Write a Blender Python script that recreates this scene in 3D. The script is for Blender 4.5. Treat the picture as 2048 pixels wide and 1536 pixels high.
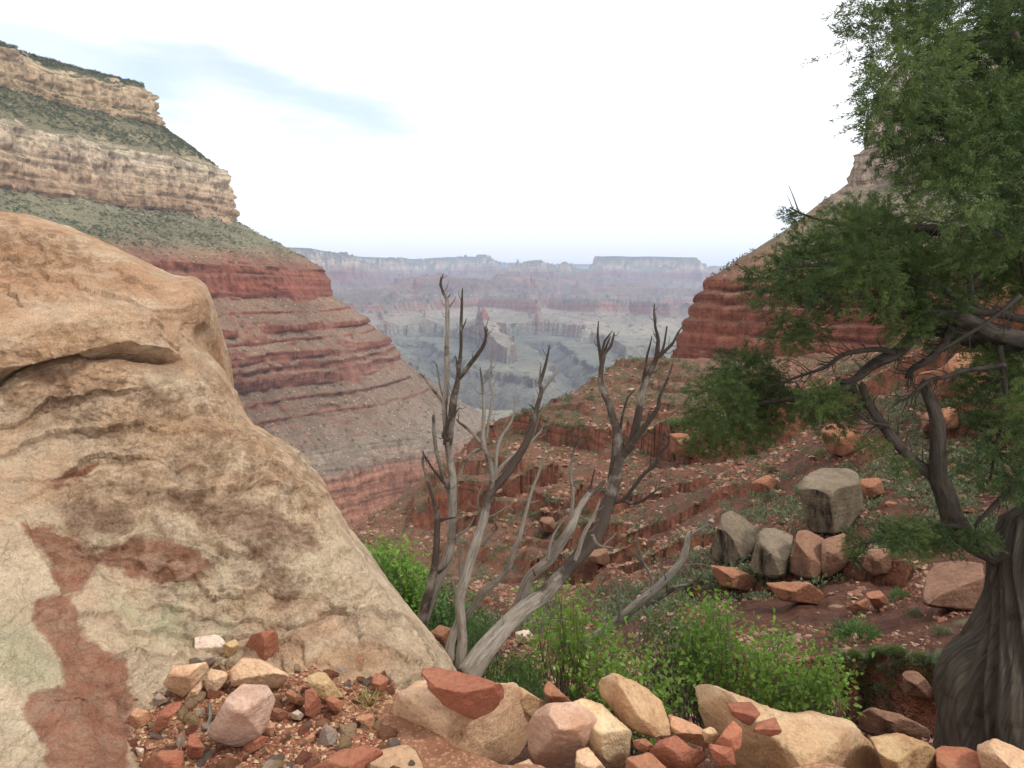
import bpy, math, random
import numpy as np
from mathutils import Vector, Matrix

# ------------------------------------------------------------------ clear
for o in list(bpy.data.objects):
    bpy.data.objects.remove(o)
SC = bpy.context.scene
COL = SC.collection
rng = np.random.default_rng(7)
random.seed(7)

# ------------------------------------------------------------------ camera, sky, sun, exposure
F = 1410.0                       # focal length in pixels of the 2048 px wide photograph
PITCH = math.radians(7.6)
cam_d = bpy.data.cameras.new('camera')
cam_d.sensor_width = 36.0
cam_d.lens = 36.0 * F / 2048.0
cam_d.clip_start = 0.05
cam_d.clip_end = 80000.0
cam = bpy.data.objects.new('camera', cam_d)
COL.objects.link(cam)
cam.location = (0, 0, 0)         # the eye is the origin; elevations are relative to it
cam.rotation_euler = (math.radians(90) - PITCH, 0, 0)
SC.camera = cam

SUN_ELEV, SUN_AZ = math.radians(50), math.radians(118)   # azimuth clockwise from +Y
W = bpy.data.worlds.new('World')
SC.world = W
W.use_nodes = True
wt = W.node_tree
wt.nodes.clear()
def wn(t, **kw):
    n = wt.nodes.new(t)
    for k, v in kw.items():
        setattr(n, k, v)
    return n
w_out = wn('ShaderNodeOutputWorld'); w_bg = wn('ShaderNodeBackground')
w_sky = wn('ShaderNodeTexSky', sky_type='NISHITA', sun_disc=False)
w_sky.sun_elevation = SUN_ELEV; w_sky.sun_rotation = SUN_AZ
w_sky.altitude = 1500; w_sky.dust_density = 2.0; w_sky.ozone_density = 1.0
w_tc = wn('ShaderNodeTexCoord')
w_sep = wn('ShaderNodeSeparateXYZ')
def wm(op, a, b=0.0):
    n = wn('ShaderNodeMath', operation=op)
    for i, v in enumerate((a, b)):
        if isinstance(v, (int, float)): n.inputs[i].default_value = v
        else: wt.links.new(v, n.inputs[i])
    return n.outputs[0]
wt.links.new(w_tc.outputs['Generated'], w_sep.inputs[0])
w_map = wn('ShaderNodeMapping'); w_map.inputs['Scale'].default_value = (1.0, 1.0, 5.0)
w_map.inputs['Rotation'].default_value = (0.0, 0.16, 0.0)
w_n = wn('ShaderNodeTexNoise'); w_n.inputs['Scale'].default_value = 3.2
w_n.inputs['Detail'].default_value = 6; w_n.inputs['Roughness'].default_value = 0.55
wt.links.new(w_tc.outputs['Generated'], w_map.inputs['Vector']); wt.links.new(w_map.outputs[0], w_n.inputs['Vector'])
w_y = wm('MAXIMUM', w_sep.outputs[1], 0.05)
w_x = wm('DIVIDE', w_sep.outputs[0], w_y)          # gaps in the cloud sheet lie in the north west, low
w_e = wm('ADD', wm('DIVIDE', w_sep.outputs[2], w_y), wm('MULTIPLY', wm('SUBTRACT', w_n.outputs['Fac'], 0.5), 0.16))
def gap(x0, e0, slope, wid, xa, xb, xc, xd, amt):
    d = wm('DIVIDE', wm('SUBTRACT', w_e, wm('ADD', e0, wm('MULTIPLY', wm('SUBTRACT', w_x, x0), slope))), wid)
    g = wm('POWER', 2.718, wm('MULTIPLY', wm('MULTIPLY', d, d), -1.0))
    for p, q in ((xa, xb), (xd, xc)):
        m = wn('ShaderNodeMapRange', interpolation_type='SMOOTHSTEP')
        wt.links.new(w_x, m.inputs[0]); m.inputs[1].default_value = p; m.inputs[2].default_value = q
        g = wm('MULTIPLY', g, m.outputs[0])
    return wm('MULTIPLY', g, amt)
w_gap = wm('ADD', gap(-.3, .252, -.16, .032, -.62, -.36, -.2, -.04, 0.62), wm('ADD', gap(-.62, .30, -.32, .03, -.9, -.7, -.5, -.38, .45), gap(-.75, .46, -.2, .07, -1.6, -.9, -.7, -.52, .5)))
w_r = wn('ShaderNodeMapRange'); w_r.inputs[3].default_value = 1.0; w_r.inputs[4].default_value = 0.0
wt.links.new(w_gap, w_r.inputs[0])
w_mix = wn('ShaderNodeMix', data_type='RGBA')
w_gain = wn('ShaderNodeMix', data_type='RGBA', blend_type='MULTIPLY')
w_gain.inputs[0].default_value = 1.0
w_gain.inputs[7].default_value = (2.6, 2.5, 2.3, 1)
L = wt.links
L.new(w_sky.outputs[0], w_gain.inputs[6])
L.new(w_r.outputs[0], w_mix.inputs[0])
L.new(w_gain.outputs[2], w_mix.inputs[6])
w_mix.inputs[7].default_value = (13.6, 13.6, 13.7, 1)      # lit cloud layer
L.new(w_mix.outputs[2], w_bg.inputs[0])
w_bg.inputs[1].default_value = 0.1
L.new(w_bg.outputs[0], w_out.inputs[0])

sun_d = bpy.data.lights.new('sun', 'SUN')
sun_d.energy = 2.3
sun_d.angle = math.radians(8)
sun_d.color = (1.0, 0.95, 0.87)
sun = bpy.data.objects.new('sun', sun_d)
COL.objects.link(sun)
sd = Vector((math.sin(SUN_AZ) * math.cos(SUN_ELEV), math.cos(SUN_AZ) * math.cos(SUN_ELEV), math.sin(SUN_ELEV)))
sun.rotation_euler = sd.to_track_quat('Z', 'Y').to_euler()

SC.view_settings.view_transform = 'Standard'
SC.view_settings.look = 'None'
SC.view_settings.exposure = 0.0
SC.view_settings.gamma = 1.0
SC.cycles.use_denoising = True
SC.cycles.max_bounces = 5
SC.cycles.diffuse_bounces = 3
SC.cycles.transparent_max_bounces = 8
SC.cycles.volume_bounces = 1
SC.cycles.sample_clamp_indirect = 4.0

# ------------------------------------------------------------------ the air
def build_haze(x0, x1, y0, y1, z0, z1, density):
    v = [(x, y, z) for x in (x0, x1) for y in (y0, y1) for z in (z0, z1)]
    f = [(0, 1, 3, 2), (4, 6, 7, 5), (0, 4, 5, 1), (2, 3, 7, 6), (0, 2, 6, 4), (1, 5, 7, 3)]
    me = bpy.data.meshes.new('haze'); me.from_pydata(v, [], f); me.update()
    m = bpy.data.materials.new('haze'); m.use_nodes = True
    t = m.node_tree; t.nodes.clear()
    out = t.nodes.new('ShaderNodeOutputMaterial'); pv = t.nodes.new('ShaderNodeVolumePrincipled')
    pv.inputs['Color'].default_value = (0.60, 0.72, 0.95, 1)
    pv.inputs['Density'].default_value = density
    pv.inputs['Anisotropy'].default_value = 0.0
    t.links.new(pv.outputs[0], out.inputs['Volume'])
    me.materials.append(m)
    o = bpy.data.objects.new('haze', me); COL.objects.link(o)
    o['kind'] = 'stuff'
build_haze(-14000, 14000, -400, 30500, -1010, 1150, 4.7e-5)

# ------------------------------------------------------------------ helpers
CP, SP = math.cos(PITCH), math.sin(PITCH)
def P(px, py, Y):
    """point on the line of sight of a photo pixel, at the given distance Y ahead"""
    px, py, Y = np.broadcast_arrays(np.asarray(px, float), np.asarray(py, float), np.asarray(Y, float))
    x = (px - 1024) / F
    u = (768 - py) / F
    dy = CP + u * SP
    dz = -SP + u * CP
    k = Y / dy
    return np.stack([x * k, Y, dz * k], -1)
def elev(py):
    u = (768 - np.asarray(py, float)) / F
    return (-SP + u * CP) / (CP + u * SP)
def sight(px, py):
    u = (768 - np.asarray(py, float)) / F
    return ((np.asarray(px, float) - 1024) / F) / (CP + u * SP)

def _hash(ix, iy, iz, seed):
    h = (ix.astype(np.uint32) * np.uint32(374761393) + iy.astype(np.uint32) * np.uint32(668265263)
         + iz.astype(np.uint32) * np.uint32(2246822519) + np.uint32(seed * 3266489917 % (2**32)))
    h = (h ^ (h >> np.uint32(13))) * np.uint32(1274126177)
    h = (h ^ (h >> np.uint32(16))) * np.uint32(2654435761)
    return ((h ^ (h >> np.uint32(15))) & np.uint32(0xFFFFFF)).astype(np.float64) / float(0xFFFFFF)
def vnoise3(x, y, z, seed=0):
    xi, yi, zi = np.floor(x), np.floor(y), np.floor(z)
    fx, fy, fz = x - xi, y - yi, z - zi
    fx = fx * fx * fx * (fx * (fx * 6 - 15) + 10); fy = fy * fy * fy * (fy * (fy * 6 - 15) + 10); fz = fz * fz * fz * (fz * (fz * 6 - 15) + 10)
    xi = xi.astype(np.int64); yi = yi.astype(np.int64); zi = zi.astype(np.int64)
    r = 0
    for dx in (0, 1):
        wx = fx if dx else 1 - fx
        for dy in (0, 1):
            wy = fy if dy else 1 - fy
            for dz in (0, 1):
                wz = fz if dz else 1 - fz
                r = r + wx * wy * wz * _hash(xi + dx, yi + dy, zi + dz, seed)
    return r * 2 - 1
def vnoise2(x, y, seed=0):
    xi, yi = np.floor(x), np.floor(y)
    fx, fy = x - xi, y - yi
    fx = fx * fx * fx * (fx * (fx * 6 - 15) + 10); fy = fy * fy * fy * (fy * (fy * 6 - 15) + 10)
    xi = xi.astype(np.int64); yi = yi.astype(np.int64); z0 = np.zeros_like(xi)
    return ((1 - fx) * (1 - fy) * _hash(xi, yi, z0, seed) + fx * (1 - fy) * _hash(xi + 1, yi, z0, seed)
            + (1 - fx) * fy * _hash(xi, yi + 1, z0, seed) + fx * fy * _hash(xi + 1, yi + 1, z0, seed)) * 2 - 1
def fbm2(x, y, octv=5, seed=0, gain=0.5, ridged=False):
    a, s, t = 1.0, 0.0, 0.0
    c, sn = math.cos(0.6), math.sin(0.6)
    for i in range(octv):
        n = vnoise2(x, y, seed + i)
        if ridged:
            n = 1 - 2 * np.abs(n)
        s = s + a * n; t += a; a *= gain
        x, y = (x * c - y * sn) * 2.03 + 17.3, (x * sn + y * c) * 2.03 + 5.1
    return s / t
def fbm3(p, scale, octv=5, seed=0, gain=0.5, ridged=False):
    x, y, z = p[..., 0] * scale + 3.1, p[..., 1] * scale + 7.7, p[..., 2] * scale + 1.3
    a, s, t = 1.0, 0.0, 0.0
    for i in range(octv):
        n = vnoise3(x, y, z, seed + i)
        if ridged:
            n = 1 - 2 * np.abs(n)
        s = s + a * n; t += a; a *= gain
        x, y, z = (x * .8 - y * .6) * 2.03 + 11.7, (x * .6 + y * .8) * 2.03 + 3.3, z * 2.03 + 8.1
    return s / t
def sstep(a, b, x):
    t = np.clip((x - a) / (b - a), 0, 1)
    return t * t * (3 - 2 * t)
def in_poly(px, py, poly):
    px = np.asarray(px, float); py = np.asarray(py, float)
    ins = np.zeros(px.shape, bool)
    n = len(poly)
    for i in range(n):
        x0, y0 = poly[i]; x1, y1 = poly[(i + 1) % n]
        if y0 == y1:
            continue
        c = ((y0 > py) != (y1 > py)) & (px < (x1 - x0) * (py - y0) / (y1 - y0) + x0)
        ins ^= c
    return ins
def seg_dist(px, py, pts, closed=False):
    """distance to a polyline"""
    best = np.full(np.shape(px), 1e18)
    m = len(pts) if closed else len(pts) - 1
    for i in range(m):
        x0, y0 = pts[i]; x1, y1 = pts[(i + 1) % len(pts)]
        vx, vy = x1 - x0, y1 - y0
        l2 = max(vx * vx + vy * vy, 1e-9)
        t = np.clip(((px - x0) * vx + (py - y0) * vy) / l2, 0, 1)
        best = np.minimum(best, (px - x0 - t * vx) ** 2 + (py - y0 - t * vy) ** 2)
    return np.sqrt(best)
def poly_mask(px, py, poly, soft):
    d = seg_dist(px, py, poly, True)
    d = np.where(in_poly(px, py, poly), d, -d)
    return sstep(-soft, soft, d)
def tps_fit(pts, vals, lam=1e-4):
    pts = np.asarray(pts, float); vals = np.asarray(vals, float)
    n = len(pts)
    d = np.linalg.norm(pts[:, None] - pts[None], axis=-1)
    K = np.where(d > 0, d * d * np.log(d + 1e-12), 0) + lam * np.eye(n)
    A = np.zeros((n + 3, n + 3)); A[:n, :n] = K
    A[:n, n] = 1; A[:n, n + 1:] = pts; A[n, :n] = 1; A[n + 1:, :n] = pts.T
    w = np.linalg.solve(A, np.concatenate([vals, np.zeros(3)]))
    def ev(q):
        q = np.asarray(q, float); sh = q.shape[:-1]; q = q.reshape(-1, 2)
        out = w[n] + q @ w[n + 1:]
        for i in range(n):
            d2 = (q[:, 0] - pts[i, 0]) ** 2 + (q[:, 1] - pts[i, 1]) ** 2
            out += w[i] * 0.5 * d2 * np.log(d2 + 1e-12)
        return out.reshape(sh)
    return ev
def catmull(pts, n):
    pts = np.asarray(pts, float)
    if len(pts) == 2:
        t = np.linspace(0, 1, n)[:, None]
        return pts[0] * (1 - t) + pts[1] * t
    p = np.vstack([2 * pts[0] - pts[1], pts, 2 * pts[-1] - pts[-2]])
    m = len(pts) - 1
    u = np.linspace(0, m - 1e-9, n)
    i = u.astype(int); t = (u - i)[:, None]
    a, b, c, d = p[i], p[i + 1], p[i + 2], p[i + 3]
    return 0.5 * (2 * b + (c - a) * t + (2 * a - 5 * b + 4 * c - d) * t ** 2 + (3 * b - a - 3 * c + d) * t ** 3)

def tag(o, label=None, cat=None, group=None, kind=None):
    if label: o['label'] = label
    if cat: o['category'] = cat
    if group: o['group'] = group
    if kind: o['kind'] = kind
    return o
def link(name, me, mat=None, parent=None):
    o = bpy.data.objects.new(name, me)
    COL.objects.link(o)
    if mat is not None and me is not None and not me.materials:
        me.materials.append(mat)
    if parent is not None:
        o.parent = parent
    return o
def empty(name, loc):
    o = bpy.data.objects.new(name, None)
    o.empty_display_size = 0.1
    COL.objects.link(o)
    o.location = loc
    return o
def mesh_np(name, verts, faces, smooth=True, attrs=None, cols=None):
    """verts (n,3); faces (m,k) array, or a list of such arrays of different k"""
    if not isinstance(faces, list):
        faces = [faces]
    faces = [np.asarray(f, np.int32) for f in faces if len(f)]
    me = bpy.data.meshes.new(name)
    me.vertices.add(len(verts))
    me.vertices.foreach_set('co', np.ascontiguousarray(verts, np.float32).ravel())
    loops = np.concatenate([f.ravel() for f in faces])
    tot = np.concatenate([np.full(len(f), f.shape[1], np.int32) for f in faces])
    me.loops.add(len(loops))
    me.loops.foreach_set('vertex_index', loops)
    me.polygons.add(len(tot))
    me.polygons.foreach_set('loop_start', np.concatenate([[0], np.cumsum(tot)[:-1]]).astype(np.int32))
    me.polygons.foreach_set('use_smooth', np.full(len(tot), smooth))
    me.update(calc_edges=True)
    for k, v in (attrs or {}).items():
        a = me.attributes.new(k, 'FLOAT', 'POINT')
        a.data.foreach_set('value', np.ascontiguousarray(v, np.float32).ravel())
    for k, v in (cols or {}).items():
        a = me.attributes.new(k, 'FLOAT_COLOR', 'POINT')
        a.data.foreach_set('color', np.ascontiguousarray(v, np.float32).ravel())
    return me
def grid_faces(n, m, flip=False):
    i = np.arange(n - 1)[:, None] * m + np.arange(m - 1)[None]
    f = np.stack([i, i + 1, i + m + 1, i + m], -1).reshape(-1, 4)
    return f[:, ::-1] if flip else f
def grid_normals(G):
    du = np.gradient(G, axis=0); dv = np.gradient(G, axis=1)
    n = np.cross(dv, du)
    return n / (np.linalg.norm(n, axis=-1, keepdims=True) + 1e-12)
def s2l(*c):
    return tuple(((v / 255) / 12.92 if v / 255 <= 0.04045 else ((v / 255 + 0.055) / 1.055) ** 2.4) for v in c)

# ------------------------------------------------------------------ material helpers
class NT:
    def __init__(self, name):
        self.m = bpy.data.materials.new(name); self.m.use_nodes = True
        self.t = self.m.node_tree; self.b = self.t.nodes['Principled BSDF']
        self.b.inputs['Roughness'].default_value = 0.9
        self.b.inputs['Specular IOR Level'].default_value = 0.2
    def n(self, t, **kw):
        n = self.t.nodes.new(t)
        for k, v in kw.items(): setattr(n, k, v)
        return n
    def l(self, a, b): self.t.links.new(a, b)
    def coords(self, kind='Object', scale=(1, 1, 1)):
        tc = self.n('ShaderNodeTexCoord'); mp = self.n('ShaderNodeMapping')
        mp.inputs['Scale'].default_value = scale
        self.l(tc.outputs[kind], mp.inputs[0]); return mp.outputs[0]
    def noise(self, scale, detail=5, rough=0.6, vec=None, dist=0.0):
        x = self.n('ShaderNodeTexNoise')
        x.inputs['Scale'].default_value = scale; x.inputs['Detail'].default_value = detail
        x.inputs['Roughness'].default_value = rough; x.inputs['Distortion'].default_value = dist
        if vec is not None: self.l(vec, x.inputs['Vector'])
        return x.outputs['Fac']
    def voro(self, scale, vec=None, feature='F1', out='Distance'):
        x = self.n('ShaderNodeTexVoronoi', feature=feature)
        x.inputs['Scale'].default_value = scale
        if vec is not None: self.l(vec, x.inputs['Vector'])
        return x.outputs[out]
    def ramp(self, fac, stops, interp='LINEAR'):
        r = self.n('ShaderNodeValToRGB'); cr = r.color_ramp; cr.interpolation = interp
        while len(cr.elements) < len(stops): cr.elements.new(0.5)
        for e, (p, c) in zip(cr.elements, sorted(stops, key=lambda s: s[0])):
            e.position = p; e.color = (*c, 1) if not isinstance(c, (int, float)) else (c, c, c, 1)
        self.l(fac, r.inputs[0]); return r.outputs[0]
    def mix(self, fac, a, b, mode='MIX'):
        x = self.n('ShaderNodeMix', data_type='RGBA', blend_type=mode)
        for s, v in ((0, fac), (6, a), (7, b)):
            if isinstance(v, (int, float)): x.inputs[s].default_value = v if s == 0 else (v, v, v, 1)
            elif isinstance(v, tuple): x.inputs[s].default_value = (*v, 1)
            else: self.l(v, x.inputs[s])
        return x.outputs[2]
    def math(self, op, a, b=0.0, c=None):
        x = self.n('ShaderNodeMath', operation=op)
        for s, v in ((0, a), (1, b), (2, c)):
            if v is None: continue
            if isinstance(v, (int, float)): x.inputs[s].default_value = v
            else: self.l(v, x.inputs[s])
        return x.outputs[0]
    def maprange(self, v, a, b, c=0.0, d=1.0, smooth=False):
        x = self.n('ShaderNodeMapRange')
        if smooth: x.interpolation_type = 'SMOOTHSTEP'
        self.l(v, x.inputs[0])
        for i, k in enumerate((a, b, c, d)): x.inputs[i + 1].default_value = k
        return x.outputs[0]
    def attr(self, name, out='Fac'):
        x = self.n('ShaderNodeAttribute', attribute_name=name); return x.outputs[out]
    def bump(self, h, strength=0.5, dist=0.02, prev=None):
        x = self.n('ShaderNodeBump'); x.inputs['Strength'].default_value = strength; x.inputs['Distance'].default_value = dist
        self.l(h, x.inputs['Height'])
        if prev is not None: self.l(prev, x.inputs['Normal'])
        return x.outputs[0]
    def done(self, color=None, normal=None):
        if color is not None:
            if isinstance(color, tuple): self.b.inputs['Base Color'].default_value = (*color, 1)
            else: self.l(color, self.b.inputs['Base Color'])
        if normal is not None: self.l(normal, self.b.inputs['Normal'])
        return self.m

def strata_mat(name, cliff, slope, unit, speck, bush, bump=1.0, gain=1.0):
    """canyon rock: colour by stratigraphic level (attribute 'strat', metres), cliffs against talus slopes.
    unit = metres of the finest grain; speck = amount of pale rubble; bush = (colour, amount)"""
    k = NT(name)
    geo = k.n('ShaderNodeNewGeometry'); sep = k.n('ShaderNodeSeparateXYZ')
    k.l(geo.outputs['Normal'], sep.inputs[0])
    pos = k.coords('Object')
    strat = k.attr('strat')
    w1 = k.noise(0.02 / unit, 4, 0.6, pos)
    st = k.math('ADD', strat, k.maprange(w1, 0, 1, -6 * unit, 6 * unit))
    lo, hi = -1000.0, 450.0
    f = k.maprange(st, lo, hi)
    nrm = lambda s: [((z - lo) / (hi - lo), c) for z, c in s]
    cc = k.ramp(f, nrm(cliff)); cs = k.ramp(f, nrm(slope))
    # bedding: fine level lines
    bed = k.noise(1.0, 5, 0.7, k.coords('Object', (0.004 / unit, 0.004 / unit, 0.22 / unit)))
    cc = k.mix(1.0, cc, k.ramp(bed, [(0.3, 0.45), (0.5, 1.0), (0.7, 1.35)]), 'MULTIPLY')
    # streaks running down the faces
    stx = k.noise(1.0, 5, 0.65, k.coords('Object', (0.16 / unit, 0.16 / unit, 0.012 / unit)))
    cc = k.mix(1.0, cc, k.ramp(stx, [(0.3, (0.55, 0.5, 0.48)), (0.5, 1.0), (0.72, (1.3, 1.28, 1.22))]), 'MULTIPLY')
    crack = k.noise(0.35 / unit, 6, 0.75, pos)
    cc = k.mix(1.0, cc, k.ramp(crack, [(0.35, 0.5), (0.47, 1.0), (0.65, 1.1)]), 'MULTIPLY')
    # talus: rubble and scrub
    big = k.noise(0.012 / unit, 6, 0.6, pos)
    cs = k.mix(1.0, cs, k.ramp(big, [(0.3, 0.72), (0.6, 1.15)]), 'MULTIPLY')
    grain = k.noise(0.55 / unit, 5, 0.8, pos)
    cs = k.mix(1.0, cs, k.ramp(grain, [(0.33, 0.55), (0.5, 1.0), (0.68, 1.4)]), 'MULTIPLY')
    vr = k.voro(0.45 / unit, pos); vc = k.voro(0.45 / unit, pos, out='Color')
    sel = k.n('ShaderNodeSeparateColor'); k.l(vc, sel.inputs[0])
    cs = k.mix(1.0, cs, k.ramp(k.noise(1.0, 6, 0.7, k.coords('Object', (0.09 / unit, 0.09 / unit, 0.02 / unit))), [(0.3, (0.66, 0.62, 0.6)), (0.5, 1.0), (0.7, (1.22, 1.2, 1.16))]), 'MULTIPLY')
    isrock = k.math('MULTIPLY', k.math('LESS_THAN', sel.outputs[0], speck), k.maprange(vr, 0.28, 0.4, 1, 0))
    rockc = k.mix(sel.outputs[1], s2l(160, 126, 104), s2l(196, 172, 148))
    cs = k.mix(isrock, cs, rockc)
    vb = k.voro(0.17 / unit, pos); vbc = k.voro(0.17 / unit, pos, out='Color')
    selb = k.n('ShaderNodeSeparateColor'); k.l(vbc, selb.inputs[0])
    isb = k.math('MULTIPLY', k.math('LESS_THAN', selb.outputs[0], bush[1]),
                 k.maprange(k.math('ADD', vb, k.math('MULTIPLY', grain, 0.35)), 0.42, 0.52, 1, 0))
    cs = k.mix(isb, cs, bush[0])
    stp = k.math('ADD', sep.outputs[2], k.maprange(grain, 0.2, 0.8, -0.12, 0.12))
    flat = k.maprange(stp, 0.58, 0.74, 0, 1, True)
    col = k.mix(flat, cc, cs)
    if gain != 1.0:
        col = k.mix(1.0, col, gain, 'MULTIPLY')
    h = k.math('ADD', k.math('MULTIPLY', crack, 1.2), k.math('ADD', grain, k.math('MULTIPLY', bed, 0.8)))
    return k.done(col, k.bump(h, 0.9, 1.6 * unit * bump))

def stone_mat(name, base, alt, stain, scale=1.0, stain_amt=0.5, bumpd=0.006, spots=True):
    k = NT(name)
    pos = k.coords('Object')
    inf = k.n('ShaderNodeObjectInfo')
    add = k.n('ShaderNodeVectorMath', operation='ADD')
    sc = k.n('ShaderNodeVectorMath', operation='SCALE'); 
    cmb = k.n('ShaderNodeCombineXYZ')
    for i in range(3): k.l(inf.outputs['Random'], cmb.inputs[i])
    k.l(cmb.outputs[0], sc.inputs[0]); sc.inputs['Scale'].default_value = 37.0
    k.l(pos, add.inputs[0]); k.l(sc.outputs[0], add.inputs[1]); v = add.outputs[0]
    a = k.noise(2.2 * scale, 6, 0.62, v, 0.4)
    b = k.noise(7.0 * scale, 6, 0.7, v)
    c = k.noise(60 * scale, 4, 0.75, v)
    col = k.mix(k.ramp(a, [(0.38, 0.0), (0.62, 1.0)]), base, alt)
    col = k.mix(k.math('MULTIPLY', k.ramp(b, [(0.5, 0.0), (0.66, 1.0)]), stain_amt), col, stain)
    col = k.mix(1.0, col, k.ramp(c, [(0.28, 0.5), (0.45, 0.95), (0.55, 1.0), (0.75, 1.3)]), 'MULTIPLY')
    lay = k.noise(1.0, 6, 0.7, k.coords('Object', (3 * scale, 3 * scale, 26 * scale)))
    col = k.mix(1.0, col, k.ramp(lay, [(0.3, 0.78), (0.5, 1.0), (0.7, 1.1)]), 'MULTIPLY')
    if spots:
        d = k.voro(21 * scale, v)
        col = k.mix(k.math('MULTIPLY', k.ramp(k.math('ADD', d, k.math('MULTIPLY', c, .3)), [(0.24, 0.5), (0.36, 0.0)]), a), col, stain)
    dirt = k.noise(3.1 * scale, 5, 0.65, v, 0.8)
    col = k.mix(k.math('MULTIPLY', k.ramp(dirt, [(0.5, 0.0), (0.66, 1.0)]), 0.5), col, s2l(172, 124, 96))
    # each stone a shade of its own
    col = k.mix(1.0, col, k.ramp(inf.outputs['Random'], [(0.0, (0.82, 0.8, 0.8)), (0.5, 1.0), (1.0, (1.14, 1.12, 1.08))]), 'MULTIPLY')
    h = k.math('ADD', k.math('MULTIPLY', b, 2.0), k.math('ADD', c, k.math('MULTIPLY', k.math('SNAP', k.noise(5 * scale, 4, .6, v, .6), .07), 8.0)))
    return k.done(col, k.bump(h, 1.0, bumpd * 1.5))

def leaf_mat(name, c1, c2, trans=0.25, scale=3.0):
    k = NT(name)
    inf = k.n('ShaderNodeObjectInfo')
    a = k.attr('tone')
    col = k.mix(k.math('ADD', a, k.math('MULTIPLY', k.math('SUBTRACT', inf.outputs['Random'], 0.5), 0.6)), c1, c2)
    k.b.inputs['Roughness'].default_value = 0.6
    k.b.inputs['Specular IOR Level'].default_value = 0.25
    tr = k.n('ShaderNodeBsdfTranslucent'); mx = k.n('ShaderNodeMixShader')
    mx.inputs[0].default_value = trans
    k.l(col, tr.inputs[0]); k.done(col)
    out = k.t.nodes['Material Output']
    k.l(k.b.outputs[0], mx.inputs[1]); k.l(tr.outputs[0], mx.inputs[2]); k.l(mx.outputs[0], out.inputs[0])
    return k.m

def bark_mat(name, pale, dark, grain=0.6, along=1.6):
    """weathered wood: grain along the limb (attribute 'along' in metres, 'around' 0..1), charring from attribute 'char'"""
    k = NT(name)
    al, ar = k.attr('along'), k.attr('around')
    cmb = k.n('ShaderNodeCombineXYZ')
    k.l(k.math('MULTIPLY', k.math('SINE', k.math('MULTIPLY', ar, 6.28318)), grain), cmb.inputs[0])
    k.l(k.math('MULTIPLY', k.math('COSINE', k.math('MULTIPLY', ar, 6.28318)), grain), cmb.inputs[1])
    k.l(k.math('MULTIPLY', al, along), cmb.inputs[2])
    g = k.noise(7.0, 6, 0.7, cmb.outputs[0], 0.6)
    pos = k.coords('Object')
    p = k.noise(9.0, 5, 0.65, pos)
    col = k.mix(k.ramp(g, [(0.35, 0.0), (0.6, 1.0)]), tuple(v * 0.42 for v in pale), pale)
    col = k.mix(k.math('MULTIPLY', k.ramp(p, [(0.5, 0.0), (0.64, 1.0)]), 0.55), col, tuple(v * 0.55 for v in (pale[0] * 1.1, pale[1], pale[2] * .8)))
    ch = k.math('ADD', k.attr('char'), k.maprange(p, 0.25, 0.75, -0.7, 0.7))
    dk = k.mix(g, tuple(v * 0.5 for v in dark), tuple(v * 1.7 for v in dark))
    col = k.mix(k.maprange(ch, 0.2, 0.85, 0, 1, True), col, dk)
    return k.done(col, k.bump(g, 0.9, 0.012))

# ------------------------------------------------------------------ materials of the canyon
CLIFF = [(-1000, s2l(86, 78, 76)), (-680, s2l(92, 82, 78)), (-600, s2l(112, 98, 88)), (-560, s2l(126, 112, 96)), (-440, s2l(150, 112, 90)),
         (-420, s2l(150, 104, 84)), (-310, s2l(160, 114, 92)), (-285, s2l(144, 122, 106)), (-262, s2l(150, 136, 120)), (-240, s2l(134, 102, 86)),
         (-100, s2l(128, 82, 66)), (0, s2l(136, 82, 64)), (45, s2l(144, 92, 72)), (70, s2l(140, 104, 84)), (140, s2l(164, 136, 112)),
         (155, s2l(182, 152, 124)), (200, s2l(192, 168, 142)), (242, s2l(200, 184, 160)), (262, s2l(168, 152, 124)), (335, s2l(180, 154, 122)), (400, s2l(186, 164, 134)), (440, s2l(178, 152, 124))]
SLOPE = [(-1000, s2l(96, 90, 86)), (-720, s2l(112, 108, 98)), (-640, s2l(122, 120, 106)), (-600, s2l(128, 126, 110)), (-540, s2l(142, 136, 118)), (-440, s2l(154, 140, 122)), (-300, s2l(126, 112, 98)),
         (-262, s2l(128, 114, 100)), (-200, s2l(124, 104, 88)), (-90, s2l(132, 108, 90)), (-20, s2l(136, 110, 90)), (20, s2l(132, 98, 80)), (52, s2l(132, 96, 78)), (70, s2l(132, 112, 90)),
         (90, s2l(122, 118, 94)), (150, s2l(134, 130, 106)), (262, s2l(122, 116, 90)), (330, s2l(112, 106, 80)), (440, s2l(92, 92, 66))]
M_WALL = strata_mat('canyon_rock', CLIFF, SLOPE, 2.0, 0.13, (s2l(78, 84, 60), 0.22))
CLIFF_R = [(z, c if z < 100 else tuple(0.5 * v + 0.5 * (c[0] * .3 + c[1] * .5 + c[2] * .2) * q * .9 for v, q in zip(c, (1.04, 1.0, .93)))) for z, c in CLIFF]
M_RWALL = strata_mat('right_canyon_rock', CLIFF_R, SLOPE, 1.0, 0.1, (s2l(78, 84, 60), 0.22))
M_FAR = strata_mat('distant_canyon_rock', CLIFF, SLOPE, 14.0, 0.0, (s2l(84, 90, 66), 0.3), 0.9, 0.95)
HC = [(-1000, s2l(124, 80, 64)), (-40, s2l(130, 82, 64)), (-24, s2l(150, 98, 76)), (0, s2l(134, 86, 66)), (12, s2l(140, 92, 74)), (450, s2l(150, 110, 90))]
HS = [(-1000, s2l(116, 84, 68)), (-50, s2l(120, 88, 70)), (-38, s2l(118, 86, 68)), (-25, s2l(116, 80, 63)), (-10, s2l(104, 70, 55)), (-4, s2l(104, 68, 53)), (14, s2l(120, 90, 72)), (450, s2l(142, 116, 94))]  # soil just below eye level darkened to paint in the near slope's shade
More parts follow.
